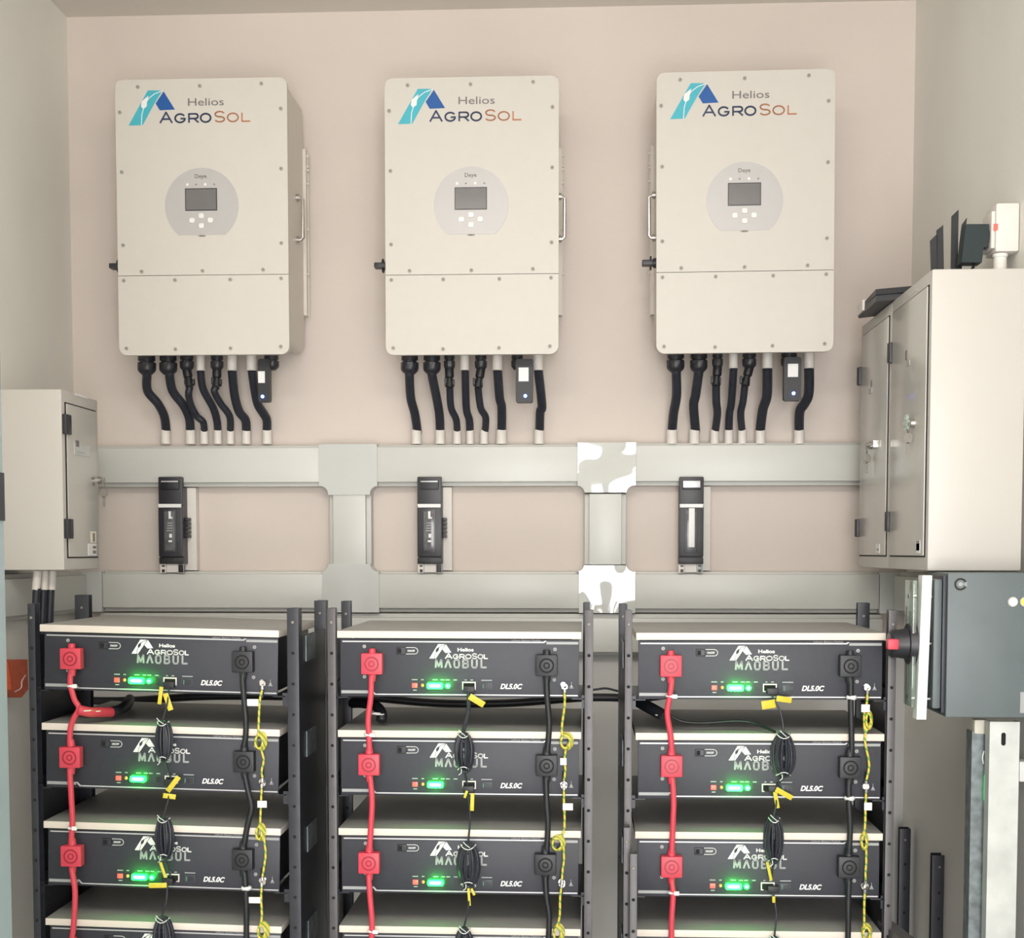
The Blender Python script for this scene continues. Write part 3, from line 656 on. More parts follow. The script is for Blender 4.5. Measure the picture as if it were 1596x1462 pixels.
    mb.use(M['hole']); mb.box(u(722.8), u(740.7), -0.0008, 0.001, v(1077), v(1066.8)); mb.build('network_socket', None, t)
    mb = MB(); mb.use(M['dip'])
    mb.box(u(751), u(768), -0.002, 0.001, v(1077.2), v(1066.5), 0.0004)
    mb.use(M['charc'])
    for k in range(4): mb.box(u(753+k*3.8), u(755.2+k*3.8), -0.0026, -0.001, v(1075.5), v(1068.5))
    mb.build('switch_block', None, t)
    mb = D(); text_into(mb, 'DL5.0C', u(781), u(816), v(1076.2), v(1067.6), y0, y1, shear=0.28, bold=0.035); mb.build('lettering', M['white'], t)
    mb = MB(); mb.cyl((u(880), 0.001, v(1068)), (u(880), -0.004, v(1068)), 0.0055, n=6); mb.cyl((u(880), -0.004, v(1068)), (u(880), -0.009, v(1068)), 0.003, n=12); mb.build('earth_stud', M['steel'], t)
    mb = D(); mb.stroke([(u(893), v(1064)), (u(893), v(1069.5))], 0.0009, y0, y1); mb.poly([(u(890.6), v(1072.5)), (u(895.4), v(1072.5)), (u(893), v(1067.5))], y0, y1); mb.box(u(889.8), u(896.2), y0, y1, v(1074.2), v(1073.2)); mb.build('earth_symbol', M['lgrey'], t)
    # status lights: bar of leds
    mb = MB(); mb.use(M['green']); mb.rr(u(665.5), u(691), v(1076.4), v(1066.2), 0.004, -0.0065, 0.001); mb.use(M['greenc']); mb.rr(u(669), u(687.5), v(1073.6), v(1069.0), 0.0025, -0.0070, 0.0); mb.build('green_light_bar', None, t)
    led_lamp(t, u(678), v(1071.3), 0.10)
    return t, u, v
def led_lamp(t, x, z, power):
    l = bpy.data.lights.new('green_led_light', 'POINT'); l.energy = power; l.color = (0.0, 1.0, 0.06); l.shadow_soft_size = 0.002
    o = bpy.data.objects.new('green_led_light', l); C.objects.link(o); o.location = (x, -0.016, z); o.parent = t
bat0, bu, bv = make_battery()
def extra_light(t):
    mb = MB(); mb.use(M['green']); mb.disc(bu(698.5), bv(1071.3), 0.0055, -0.0060, 0.001, 18); mb.use(M['greenc']); mb.disc(bu(698.5), bv(1071.3), 0.0026, -0.0065, 0, 18)
    o = mb.build('green_light', None); o.parent = t; led_lamp(t, bu(698.5), bv(1071.3), 0.04)
BAT = [[None]*4 for _ in range(3)]
rown = ['top', 'second', 'third', 'bottom']
first = True
brd0 = None
for i in range(3):
    for j in range(4):
        bl, br = at(BX[i][0], ROWS[i][j], RY).x, at(BX[i][1], ROWS[i][j], RY).x
        if j: bl, br = BL  # boards of one rack align
        else: BL = (bl, br)
        cx = (bl+br)/2; zt = at((BX[i][0]+BX[i][1])/2, ROWS[i][j], RY).z
        hw = 0.2445
        if brd0 is None:
            mb = MB(); mb.use(M['boardt']); mb.box(-hw, hw, 0.0, 0.42, 0, 0.0145, 0.0012)
            mb.bm.faces.ensure_lookup_table(); mb.use(M['board']); k = mb.mats.index(M['board'])
            for f in mb.bm.faces:
                if abs(f.normal.z) < 0.8: f.material_index = k
            ob = mb.build('shelf_board', None); brd0 = ob
        else: ob = brd0.copy(); C.objects.link(ob)
        ob.location = (cx, RY, zt-0.0145); ob.rotation_euler = (0, ROLL[i], 0)
        tag(ob, f'cream-edged board lying over the {rown[j]} battery module of the {RN[i]} rack', 'shelf board', 'cream edged boards in the battery racks')
        o = bat0 if first else dup(bat0); first = False
        o.location = (cx, RY+0.006, zt-0.0145-0.0015-0.1165); o.rotation_euler = (0, ROLL[i], 0)
        o['label'] = f'charcoal battery module, ' + ['topmost', 'second from the top', 'third from the top', 'lowest, cut by the bottom edge,'][j] + f' in the {RN[i]} rack'
        BAT[i][j] = o
for i, j in ((0,0),(0,2),(1,0),(2,0),(2,1),(2,2)): extra_light(BAT[i][j])
FY = RY+0.006
# ------------------------------------------------------------------ plugs and power jumpers
PLR = [[(109,1027),(108,1181),(110,1335),(112,1486)],[(579,1035),(574.5,1192.5),(574.5,1346),(577,1500)],[(1046,1038.5),(1047,1195),(1047,1352),(1046,1505)]]
PLB = [[(377,1032),(379,1188),(377,1341),(382,1492)],[(852,1037.5),(852,1194),(850,1348.5),(853,1502)],[(1326.5,1038.5),(1326,1197),(1324,1352.5),(1321,1506)]]
CR = [[[(110,1052),(110,1068),(116,1090),(123,1104),(115,1120),(110,1135),(109,1158)],[(109,1200),(111,1240),(113,1280),(111,1312)],[(112,1355),(117,1390),(115,1440),(112,1466)]],
      [[(579,1056),(578,1085),(574,1120),(575,1145),(576,1170)],[(577,1212),(580,1250),(578,1290),(576,1325)],[(575,1368),(577,1400),(580,1440),(578,1480)]],
      [[(1047,1060),(1044,1085),(1040,1112),(1045,1145),(1047,1172)],[(1048,1215),(1050,1250),(1049,1280),(1047,1330)],[(1047,1375),(1049,1395),(1047,1430),(1046,1482)]]]
CB = [[[(378,1055),(380,1085),(383,1120),(383,1145),(380,1165)],[(382,1210),(386,1230),(392,1258),(386,1285),(380,1318)],[(381,1362),(383,1385),(384,1420),(384,1470)]],
      [[(852,1060),(853,1090),(856,1130),(853,1170)],[(851,1215),(852,1250),(854,1285),(852,1325)],[(850,1370),(852,1400),(856,1430),(854,1480)]],
      [[(1326,1062),(1326,1100),(1327,1140),(1327,1172)],[(1323,1220),(1323,1250),(1325,1290),(1323,1330)],[(1323,1376),(1322,1410),(1322,1440),(1321,1484)]]]
def plug(t, c, m, m2, topneck):
    px, py = c; fy = FY-0.024; p = at(px, py, fy); x, z = p.x, p.z; h = 0.0212
    mb = MB(); mb.box(x-h, x+h, fy, FY-0.0015, z-h, z+h, 0.0025)
    if topneck: mb.cyl((x, fy+0.011, z+h-0.001), (x, fy+0.011, z+h+0.009), 0.0075, 0.0068, n=16)
    mb.cyl((x, fy+0.011, z-h+0.001), (x, fy+0.011, z-h-0.014), 0.0085, 0.0062, n=16)
    o = mb.build('plug', m, t)
    mb = MB(); mb.ring(x, z, 0.0118, 0.0148, fy-0.0008, fy+0.001); mb.ring(x, z, 0.0040, 0.0064, fy-0.0008, fy+0.001); mb.build('ring_moulding', m2, o)
    return x, z, fy
def cable_tie(t, px, py, Y, r, m, h=0.006, tail=True):
    p = at(px, py, Y); mb = MB(); n = 16
    mb.tube([(p.x+r*math.cos(2*PI*k/n), p.y+r*math.sin(2*PI*k/n), p.z) for k in range(n)], h/2.6, 6, closed=True, sub=2)
    if tail: mb.box(p.x+r*0.4, p.x+r*1.9, p.y-r-0.003, p.y-r+0.002, p.z-0.004, p.z+0.004, 0.001)
    mb.build('cable_tie', m, t)
for i in range(3):
    for col, PLx, CX, mm, mm2, cm, rad, nm in (('red', PLR, CR, M['red'], M['redd'], M['red'], 0.0058, 'red'), ('black', PLB, CB, M['plugb'], M['hole'], M['blackp'], 0.0058, 'black')):
        for j in range(3):
            p = at(*PLx[i][j], FY)
            t = thing('battery_jumper_cable', f'{nm} jumper cable with square plug hanging from the {rown[j]} battery module, {RN[i]} rack', 'cable', tuple(p), f'{nm} jumper cables between battery modules')
            x, z, fy = plug(t, PLx[i][j], mm, mm2, j == 0 or nm == 'black')
            ycab = fy+0.011
            pts = [Vector((x, ycab, z-0.026))]+[at(a, b, ycab-0.004*math.sin(PI*(k+1)/(len(CX[i][j])+1))) for k, (a, b) in enumerate(CX[i][j])]
            if j < 2:
                q = at(*PLx[i][j+1], fy); pts.append(Vector((q.x, ycab, q.z+0.020)))
                # boot where it meets the next plug
                mb = MB(); mb.cyl((q.x, ycab, q.z+0.0222), (q.x, ycab, q.z+0.036), 0.0085, 0.0062, n=16)
                mb.build('boot', mm, t)
            else:
                x2, z2, _ = plug(t, PLx[i][3], mm, mm2, True); pts.append(Vector((x2, ycab, z2+0.028)))
            MB().tube(pts, rad, 12).build('cable', cm, t)
            if nm == 'red':
                k = [(0,0,112,1069),(0,1,112,1290),(1,0,575,1145),(1,2,580,1451),(2,0,1045,1085),(2,2,1048,1391)]
                for a, b, px, py in k:
                    if (a, b) == (i, j): cable_tie(t, px, py, ycab, 0.0068, M['label'], 0.008)
            else:
                k = [(0,2,384,1384),(2,0,1327,1087),(2,1,1324,1244)]
                for a, b, px, py in k:
                    if (a, b) == (i, j): cable_tie(t, px, py, ycab, 0.0066, M['label'], 0.012, False)

# ------------------------------------------------------------------ network patch cables with coils and yellow tags
NET = [ # rack: (port px), coil (cx, top, bottom, halfwidth), next port
 [((264,1070),(255,1122,1188,13),(267,1213),[((250,1084),(3,14),8),((262,1094),(4.2,14),-18)]),
  ((265,1222),(256,1272,1340,14),(266,1366),[((270,1222),(4,15),38),((264,1241),(10,4),8)]),
  ((262,1376),(254,1427,1500,16),(262,1520),[((246,1380),(14,4),0),((254,1356),(2.2,13),-18)])],
 [((731,1077),(723,1141,1203,14),(729,1226),[((743,1092),(13.5,5),32)]),
  ((730,1232),(730,1314,1383,17),(730,1378),[((736,1250),(3,14),2),((726,1238),(2,6),20)]),
  ((731,1382),(724,1444,1515,14),(728,1530),[((731,1398),(2,14),-4),((737,1390),(2,6),-25)])],
 [((1204,1080),(1221,1142,1212,16),(1209,1228),[((1198,1098),(11,6.5),-8),((1222,1090),(12,4.5),8)]),
  ((1206,1232),(1206,1272,1346,12.5),(1202,1368),[((1222,1237),(15,4),30),((1210,1247),(3.2,13),-10)]),
  ((1205,1388),(1207,1458,1520,10),(1206,1540),[((1206,1402),(2.4,5),0),((1199,1358),(2.2,15),-12)])]]
for i in range(3):
    for j in range(3):
        port, coil, nxt, tags = NET[i][j]
        yc = FY-0.020; p = at(port[0], port[1], FY)
        t = thing('network_patch_cable', f'coiled black data cable with yellow tag below the {rown[j]} battery module, {RN[i]} rack', 'cable', tuple(p), 'coiled black data cables between battery modules')
        cx, ct, cb, hwid = coil
        c = at(cx, (ct+cb)/2, yc); a = hwid*1.13*mmR; b = (cb-ct)/2*mmR
        mb = MB(); rnd = random.Random(i*10+j)
        for k in range(14):
            ph = -1+2*k/13; tilt = rnd.uniform(-0.10, 0.10); rr = rnd.uniform(0.88, 1.0); wn = abs(ph)*0.72+0.16
            pts = []
            for q in range(18):
                th = 2*PI*q/18; ex = a*wn*rr*math.sin(th)*(1 if ph >= 0 else -1)+a*0.12*ph; ez = b*rr*math.cos(th)
                pts.append((c.x+ex+tilt*ez*0.4, c.y+0.010*math.cos(k*1.3)*abs(math.sin(th))-0.004*ph, c.z+ez+rnd.uniform(-0.001, 0.001)))
            mb.tube(pts, 0.0023, 6, closed=True, sub=2)
        mb.build('cable_coil', M['cable'], t)
        mb = MB(); pp = at(port[0], port[1]-2, FY-0.008)
        ctop = Vector((c.x, c.y, c.z+b)); cbot = Vector((c.x, c.y, c.z-b*0.97)); nx = at(nxt[0], nxt[1], FY-0.010)
        mb.tube([pp, pp+Vector((0, -0.006, -0.01)), (pp+ctop)/2+Vector((0.004, -0.006, 0)), ctop+Vector((0, -0.001, 0.004)), ctop+Vector((0, 0, -0.004))], 0.0042 if i == 1 and j == 0 else 0.002, 8)
        mb.build('cable', M['cable'], t); mb = MB(); mb.tube([cbot+Vector((0, 0, 0.003)), (cbot+nx)/2, nx], 0.002, 8); mb.build('cable', M['cable'], t)
        mb = MB(); mb.box(pp.x-0.011, pp.x+0.011, FY-0.016, FY-0.001, pp.z-0.005, pp.z+0.007, 0.0015); mb.build('network_plug', M['blackp'], t)
        for s, zc in ((1, b*0.86), (-1, -b*0.82)):
            mb = MB(); rx = a*0.62
            mb.tube([(c.x+rx*math.cos(2*PI*k/14), c.y+0.012*math.sin(2*PI*k/14), c.z+zc+s*0.004*math.cos(2*PI*k/14*2)) for k in range(14)], 0.0009, 6, closed=True, sub=2)
            mb.tube([(c.x+s*0.004, c.y-0.012, c.z+zc), (c.x-0.004, c.y-0.016, c.z+zc+s*0.007), (c.x-0.009, c.y-0.014, c.z+zc+s*0.012)], 0.0008, 6)
            mb.build('wire_tie', M['label'], t)
        for (tx, ty), (hw_, hh), ang in tags:
            q = at(tx, ty, FY-0.019); mb = MB(); mb.box(-hw_*mmR, hw_*mmR, -0.0008, 0.0008, -hh*mmR, hh*mmR, 0.0004)
            mb.xform(Matrix.Translation(q) @ Matrix.Rotation(math.radians(ang), 4, 'Y') @ Matrix.Rotation(0.15, 4, 'Z'))
            o = mb.build('cable_tag', M['yellow'], t); o['label'] = 'yellow cable tag'

# ------------------------------------------------------------------ earth wires
EW = [
 [([(409,1075),(405,1092),(403,1130),(403,1142)],(405,1156,8,14),[(408,1170),(411,1185),(408,1200),(409,1212)],(394,1095,9,5.5)),
  ([(408,1228),(407,1245),(406,1270),(405,1285)],(405,1298,6,13),[(411,1305),(414,1330),(412,1348),(409,1366)],(408.5,1253.5,7.5,5.5)),
  ([(408,1382),(407,1400),(408,1430)],(409,1452,8,14),[(409,1466),(409,1480),(409,1500)],(397,1403,9.5,5))],
 [([(880,1080),(880,1100),(876,1130),(876,1145)],(882,1156,9.5,13),[(882,1168),(880,1185),(881,1200),(879,1216)],(878,1187,5,5.5)),
  ([(879,1232),(879,1250),(880,1280),(877,1300)],(869,1315,10,12),[(878,1318),(879,1340),(877,1355),(876,1370)],(885,1257.5,8,5.5)),
  ([(875,1384),(873,1400),(872,1430)],(870,1456,8,14),[(870,1470),(872,1490),(874,1510)],None)],
 [([(1352,1082),(1351,1096),(1347,1112),(1348,1140)],(1354,1123,5,14),[(1348,1150),(1354,1185),(1354,1200),(1350,1216)],(1349,1104,6.5,6)),
  ([(1350,1236),(1349,1258),(1348,1290)],(1347,1312,5,13),[(1350,1322),(1350,1345),(1349,1358),(1349,1372)],(1353,1257,6,6)),
  ([(1348,1392),(1347,1410),(1347,1440)],(1351,1455,7,13),[(1351,1470),(1350,1490),(1349,1515)],None)]]
for i in range(3):
    for j in range(3):
        A_, co, B_, flag = EW[i][j]; ye = FY-0.013
        p = at(*A_[0], ye)
        t = thing('earth_wire', f'yellow-green earth wire with small coil below the {rown[j]} battery module, {RN[i]} rack', 'wire', tuple(p), 'yellow-green earth wires between battery modules')
        mb = MB(); mb.tube([at(a, b, ye) for a, b in A_]+[at(co[0]-co[2]*0.7, co[1]-co[3]*0.3, ye)], 0.0024, 8); mb.build('wire', M['earth'], t); mb = MB()
        mb.tube([at(co[0]+co[2]*0.5, co[1]+co[3]*0.2, ye)]+[at(a, b, ye) for a, b in B_], 0.0024, 8); mb.build('wire', M['earth'], t)
        c = at(co[0], co[1], ye-0.003); mb = MB(); a, b = co[2]*mmR, co[3]*mmR
        for k in range(5):
            s = 0.72+0.07*k
            mb.tube([(c.x+a*s*math.cos(2*PI*q/14)+0.0006*k-0.001, c.y-0.004+0.003*k+0.002*math.sin(2*PI*q/14), c.z+b*s*math.sin(2*PI*q/14)) for q in range(14)], 0.0022, 7, closed=True, sub=2)
        mb.build('wire_coil', M['earth'], t)
        for (px, py), s in ((A_[0], 1), (B_[-1], -1)):
            q = at(px, py, ye+0.002); mb = MB()
            mb.use(M['blackp']); mb.cyl(q, q+Vector((0, 0, -0.016*s)), 0.0030, n=10)
            mb.use(M['steel']); mb.cyl(q+Vector((0, 0, 0.001*s)), q+Vector((0, 0, 0.008*s)), 0.0035, n=10); mb.ring(q.x, q.z+0.012*s, 0.003, 0.0062, q.y+0.0015, q.y+0.004, 16); mb.build('ring_terminal', None, t)
        if flag:
            fx, fz, fw_, fh = flag; q = at(fx, fz, ye-0.004)
            mb = MB(); mb.box(q.x-fw_*mmR, q.x+fw_*mmR, q.y-0.0006, q.y+0.0006, q.z-fh*mmR, q.z+fh*mmR, 0.0004)
            o = mb.build('cable_flag', M['label'], t)
# ------------------------------------------------------------------ cables lying in the gaps of the racks
def loose(name, label, cat, pts, r, m, parts=None):
    P = [at(a, b, y) for a, b, y in pts]; t = thing(name, label, cat, tuple(P[0])); MB().tube(P, r, 12).build('cable', m, t); return t
loose('black_cable', 'thick black cable crossing behind all three racks just under their top battery modules', 'cable', [(120,1092,3.26),(200,1092,3.26),(330,1085,3.26),(480,1086,3.26),(560,1086,3.26),(680,1096,3.26),(790,1096,3.26),(900,1088,3.26),(945,1087,3.26),(1000,1088,3.26),(1060,1080,3.26)], 0.0095, M['blackp'])
loose('thin_black_wire', 'thin black wire crossing the gap between the middle and right racks', 'wire', [(880,1078,3.24),(925,1075,3.24),(945,1073,3.24),(968,1078,3.24),(1000,1080,3.24)], 0.0025, M['blackp'])
t = loose('red_supply_cable', 'thick red cable end with black shrink sleeve on the second board of the left rack', 'cable', [(121,1106,2.785),(140,1110,2.80),(160,1110,2.83),(176,1110,2.86)], 0.0105, M['red'])
MB().tube([at(174,1110,2.855), at(186,1107,2.88), at(198,1098,2.98), at(202,1090,3.1)], 0.0115, 12).build('black_shrink_sleeve', M['blackp'], t)
cable_tie(t, 133, 1107, 2.795, 0.0125, M['label'], 0.003, False); cable_tie(t, 147, 1108, 2.812, 0.0125, M['label'], 0.003, False)
t = loose('black_supply_cable', 'thick black cable entering the middle rack from the left above its second board', 'cable', [(550,1096,3.02),(565,1096,2.95),(585,1100,2.90),(595,1112,2.87),(594,1124,2.86)], 0.011, M['blackp'])
cable_tie(t, 586, 1112, 2.85, 0.009, M['label'], 0.003, False); cable_tie(t, 592, 1113, 2.86, 0.009, M['label'], 0.003, False)
t = loose('black_supply_cable', 'thick black cable entering the right rack above its second board, tied to the red cable', 'cable', [(996,1094,2.90),(1012,1103,2.86),(1028,1112,2.83),(1038,1118,2.81)], 0.0125, M['blackp'])
cable_tie(t, 1032, 1114, 2.825, 0.0135, M['label'], 0.003, False)
loose('thin_black_cable', 'thin black cable snaking over the second board of the right rack', 'cable', [(1040,1112,2.84),(1062,1124,2.835),(1095,1127,2.835),(1150,1124,2.835),(1180,1129,2.825),(1208,1141,2.79)], 0.0028, M['blackp'])

# ================================================================== LEFT CABINET
def door_cabinet(name, label, Xf, sgn, y0, y1, z0, z1, depth, hinge_near, hz, group=None):
    """wall cabinet, door in the plane x=Xf facing the middle of the room; sgn=+1 when the door faces +x"""
    xb = Xf-sgn*depth
    t = thing(name, label, 'cabinet', ((Xf+xb)/2, (y0+y1)/2, z0), group)
    MB().box(xb, Xf, y0, y1, z0, z1, 0.005).build('cabinet_body', M['cab'], t)
    m = 0.022; mz = 0.030
    mb = MB(); mb.use(M['hole']); mb.box(Xf, Xf+sgn*0.0012, y0+m*0.8, y1-m*0.8, z0+mz*0.9, z1-mz*0.9); mb.build('door_gap', None, t)
    dmb = MB(); dmb.box(Xf+sgn*0.0013, Xf+sgn*0.004, y0+m, y1-m, z0+mz, z1-mz, 0.001); d = dmb.build('cabinet_door', M['cabd'], t)
    hy = y0+m*0.6 if hinge_near else y1-m*0.7
    for z in hz:
        mb = MB(); mb.box(Xf, Xf+sgn*0.010, hy-0.012, hy+0.022 if hinge_near else hy+0.012, z-0.022, z+0.022, 0.002); mb.cyl((Xf+sgn*0.009, hy, z-0.021), (Xf+sgn*0.009, hy, z+0.021), 0.004, n=10); mb.build('hinge', M['charc'], t)
    return t, d
def key(d, x, y, z, sgn, m=None):
    mb = MB(); mb.use(m or M['steel'])
    mb.cyl((x, y, z), (x+sgn*0.008, y, z), 0.009, n=18)
    mb.build('lock', None, d)
    mb = MB(); xx = x+sgn*0.012
    mb.box(x+sgn*0.006, x+sgn*0.016, y-0.0015, y+0.0015, z-0.006, z+0.006)
    mb.tube([(xx, y+0.009*math.cos(2*PI*k/12), z-0.010+0.009*math.sin(2*PI*k/12)) for k in range(12)], 0.0012, 6, closed=True, sub=2)
    zc = z-0.030
    mb.poly([(xx+0.010*math.cos(2*PI*k/14), zc+0.011*math.sin(2*PI*k/14)) for k in range(14)], y-0.001, y+0.001, 'y'); mb.box(xx-0.003, xx+0.003, y-0.001, y+0.001, zc-0.034, zc-0.009)
    mb.build('key', M['screw'], d)
xf = at(98, 750, 3.10).x; z1, z0 = at(98, 606, 3.10).z, at(98, 889, 3.10).z
hzs = (at(100, 661, 3.11).z, at(103, 824, 3.11).z)
t, d = door_cabinet('wall_cabinet', 'light grey metal cabinet on the left wall with key in its door', xf, 1, 3.10, 3.335, z0, z1, xf-XL-0.0005, True, hzs)
def onX(px, py, Xp):   # point on plane x = Xp
    dd = ray(px, py); return CAM+dd*(Xp/dd.x)
def stick(d, Xp, sgn, a, b, c, e, m, nm='sticker', th=0.0012):
    p, q = onX(a, b, Xp), onX(c, e, Xp); mb = MB(); mb.box(Xp, Xp+sgn*th, p.y, q.y, p.z, q.z); return mb.build(nm, m, d)
Xp = xf+0.004
stick(t, xf, 1, 117, 613, 136, 622, M['label'], 'name_label')
stick(d, Xp, 1, 115, 690, 140, 713, M['cover']); stick(d, Xp, 1, 117.5, 686, 122.5, 697, M['greyp'], 'printed_mark', 0.0016); stick(d, Xp, 1, 124, 693.5, 132.5, 695.5, M['greyp'], 'printed_mark', 0.0016); stick(d, Xp, 1, 119, 703, 131, 708, M['panel'], 'printed_mark', 0.0016)
stick(d, Xp, 1, 141.5, 828, 149.5, 846, M['cream']); stick(d, Xp, 1, 144, 831, 147, 844, M['greyp'], 'printed_mark', 0.0016); stick(d, Xp, 1, 137, 847, 150, 866, M['label']); stick(d, Xp, 1, 144, 851, 149, 855, M['greyp'], 'printed_mark', 0.0016); stick(d, Xp, 1, 144, 858, 149, 863, M['greyp'], 'printed_mark', 0.0016)
stick(d, Xp, 1, 143, 744, 147, 748, M['greyp'], 'printed_mark'); stick(d, Xp, 1, 144, 752, 147, 757, M['greyp'], 'printed_mark')
pk = onX(157, 752, Xp+0.02)
key(t, xf+0.004, 3.32, at(157, 748, 3.3).z, 1)
# cables leaving the left cabinet bottom
for k, (a, b) in enumerate(((57, 13), (68, 12), (79, 14))):
    p = at(a+1, 890, 3.14+0.02*k); t = thing('cabinet_cable', f'{("leftmost","middle","rightmost")[k]} of the three black cables with white sleeves under the left cabinet', 'cable', tuple(p), 'three cables under the left cabinet')
    Yk = 3.14+0.02*k; r = b/2*Yk/F
    MB().cyl(at(a+2, 889.5, Yk), at(a-1 if k == 0 else a+1, 919, Yk), r, n=16).build('sleeve', M['sleeve'], t)
    MB().tube([at(a, 917, Yk), at(a-1, 940, Yk), at(a-2, 980, Yk), at(a-2, 1100, Yk), (at(a-2, 1100, Yk).x, Yk, 0.9), (at(a-2, 1100, Yk).x, Yk, 0.02)], r*0.92, 12).build('cable', M['cable'], t)
# orange thing on the left wall
p = at(30, 1050, 2.95)
t = thing('orange_junction_box', 'orange-red plastic box with thin white string on the left wall behind the left rack', 'junction box', (XL+0.03, p.y, p.z-0.04))
def onXz(px, py): return onX(px, py, XL+0.04)
a0, b0 = onX(12, 1031, XL+0.045), onX(44, 1082, XL+0.045)
mb = MB(); mb.poly([(a0.y, a0.z), (b0.y, a0.z-0.004), (b0.y+0.002, b0.z+0.012), (b0.y-0.04, b0.z-0.004), (a0.y+0.02, b0.z+0.02)], XL+0.0005, XL+0.045, 'x'); mb.build('box', M['orangep'], t)
mb = MB(); mb.tube([onX(40, 1052, XL+0.05), onX(34, 1062, XL+0.052), onX(33, 1072, XL+0.052), onX(24, 1078, XL+0.05)], 0.0012, 6); mb.build('string', M['label'], t)

# ================================================================== RIGHT CABINETS
XC = at(1449, 650, 2.83).x
zt, zb = at(1449, 419, 2.83).z, at(1449, 890, 2.83).z
yA = 2.83; q = onX(1388, 650, XC); yB = q.y; q = onX(1341, 650, XC); yC = min(q.y, TY-0.012)
t1, d1 = door_cabinet('wall_cabinet', 'near large light grey metal cabinet on the right wall, router on top', XC, -1, yA, yB-0.001, zb, zt, rwx(yB)-XC-0.001, False, (onX(1394, 549, XC).z, onX(1389, 813, XC).z))
t2, d2 = door_cabinet('wall_cabinet', 'farther light grey metal cabinet on the right wall, against the back wall', XC, -1, yB+0.001, yC, zb, zt, rwx(yC)-XC-0.001, False, (onX(1343, 587, XC).z, onX(1339, 823, XC).z))
Xp = XC-0.004
stick(t1, XC, -1, 1415, 462, 1429, 452, M['label'], 'name_label'); stick(t2, XC, -1, 1358, 516, 1368, 508, M['label'], 'name_label')
stick(d1, Xp, -1, 1412, 547, 1414, 560, M['greyp'], 'printed_mark'); stick(d1, Xp, -1, 1414, 563, 1418, 569, M['panel'], 'printed_mark')
stick(d2, Xp, -1, 1357.5, 594, 1359, 602, M['greyp'], 'printed_mark'); stick(d2, Xp, -1, 1354, 607, 1359, 612, M['panel'], 'printed_mark')
stick(d1, Xp, -1, 1424, 842, 1434, 858, M['cover']); stick(d1, Xp, -1, 1429, 847, 1434, 862, M['label']); stick(d1, Xp, -1, 1430, 846, 1434, 843, M['greyp'], 'printed_mark', 0.002)
stick(d2, Xp, -1, 1366, 848, 1371, 862, M['label']); stick(d2, Xp, -1, 1368, 858, 1370, 855, M['greyp'], 'printed_mark', 0.002)
pk = onX(1432, 657, Xp); key(d1, Xp, pk.y+0.04, pk.z, -1)
mb = MB(); mb.use(M['clear'])
for k in range(6):
    a = k*1.05; mb.sphere((Xp-0.016, pk.y+0.04+0.012*math.cos(a), pk.z+0.002+0.012*math.sin(a)), 0.004, 0.006, 0.006, 8)
mb.build('clear_key_holder', None, d1)
pk = onX(1366, 692, Xp); key(d2, Xp, pk.y+0.05, pk.z, -1)
mb = MB(); mb.box(Xp-0.014, Xp-0.006, pk.y-0.03, pk.y+0.06, pk.z-0.002, pk.z+0.003, 0.001); mb.box(Xp-0.014, Xp, pk.y-0.035, pk.y-0.028, pk.z-0.010, pk.z+0.006, 0.001); mb.build('handle', M['steel'], d2)

# router on the near cabinet
RYY = 3.0
ptx = lambda px: at(px, 415, RYY).x
t = thing('wifi_router', 'black router with four upright blade antennas on top of the near right cabinet', 'router', (ptx(1480), RYY, zt))
MB().box(ptx(1452), ptx(1500), RYY, RYY+0.12, zt+0.0005, zt+0.025, 0.006).build('router_body', M['blackp'], t)
for (a, b, tl, tr, cc) in ((1452, 1461, 375, 366, 1450.5), (1461.5, 1471, 359, 351, 1460.5), (1482, 1492, 337, 327, 1484), (1490, 1497, 350, 340, 1500)):
    x0, x1 = ptx(a), ptx(b); sh = at(cc, tl, RYY-0.004).x-x0
    za, zbb = at(a, tl, RYY).z, at(b, tr, RYY).z
    w_ = x1-x0
    MB().poly([(x0, zt+0.01), (x1, zt+0.01), (x0+sh+w_, zbb), (x0+sh, za)], RYY-0.004, RYY+0.003).build('antenna', M['blackp'], t)
# adapter and socket on the right wall
SYY = 2.93
sx = lambda px, py=360: at(px, py, SYY)
t = thing('wall_socket', 'white surface socket box with red mark on the right wall above the near cabinet', 'socket', (rwx(SYY), SYY, sx(1560, 395).z))
MB().box(sx(1552).x, rwx(SYY)-0.001, SYY, SYY+0.075, sx(1560,392).z, sx(1560,316).z, 0.005).build('socket_box', M['sleeve'], t)
MB().box(sx(1546).x, sx(1552).x, SYY+0.004, SYY+0.071, sx(1560,386).z, sx(1560,328).z, 0.002).build('face_plate', M['sleeve'], t)
MB().box(sx(1549).x, sx(1555).x, SYY-0.0015, SYY+0.02, sx(1550,359).z, sx(1550,349).z).build('red_mark', M['redled'], t)
mb = MB(); mb.cyl((sx(1564).x, SYY+0.02, zt+0.0005), (sx(1564).x, SYY+0.02, sx(1560,394).z), 0.013, n=16); mb.cyl((sx(1564).x, SYY+0.02, sx(1560,398).z), (sx(1564).x, SYY+0.02, sx(1560,393).z), 0.015, n=16); mb.build('conduit', M['side'], t)
t = thing('power_adapter', 'dark green-black power adapter plugged into the white wall socket', 'power adapter', (sx(1525).x, SYY+0.03, sx(1525,408).z))
MB().poly([(sx(1502).x, sx(1502,407).z), (sx(1534).x, sx(1534,407).z), (sx(1536).x, sx(1536,384).z), (sx(1544).x, sx(1544,382).z), (sx(1544).x, sx(1544,347).z), (sx(1508).x, sx(1508,347).z)], SYY+0.012, SYY+0.05).build('adapter_body', M['teald'], t)
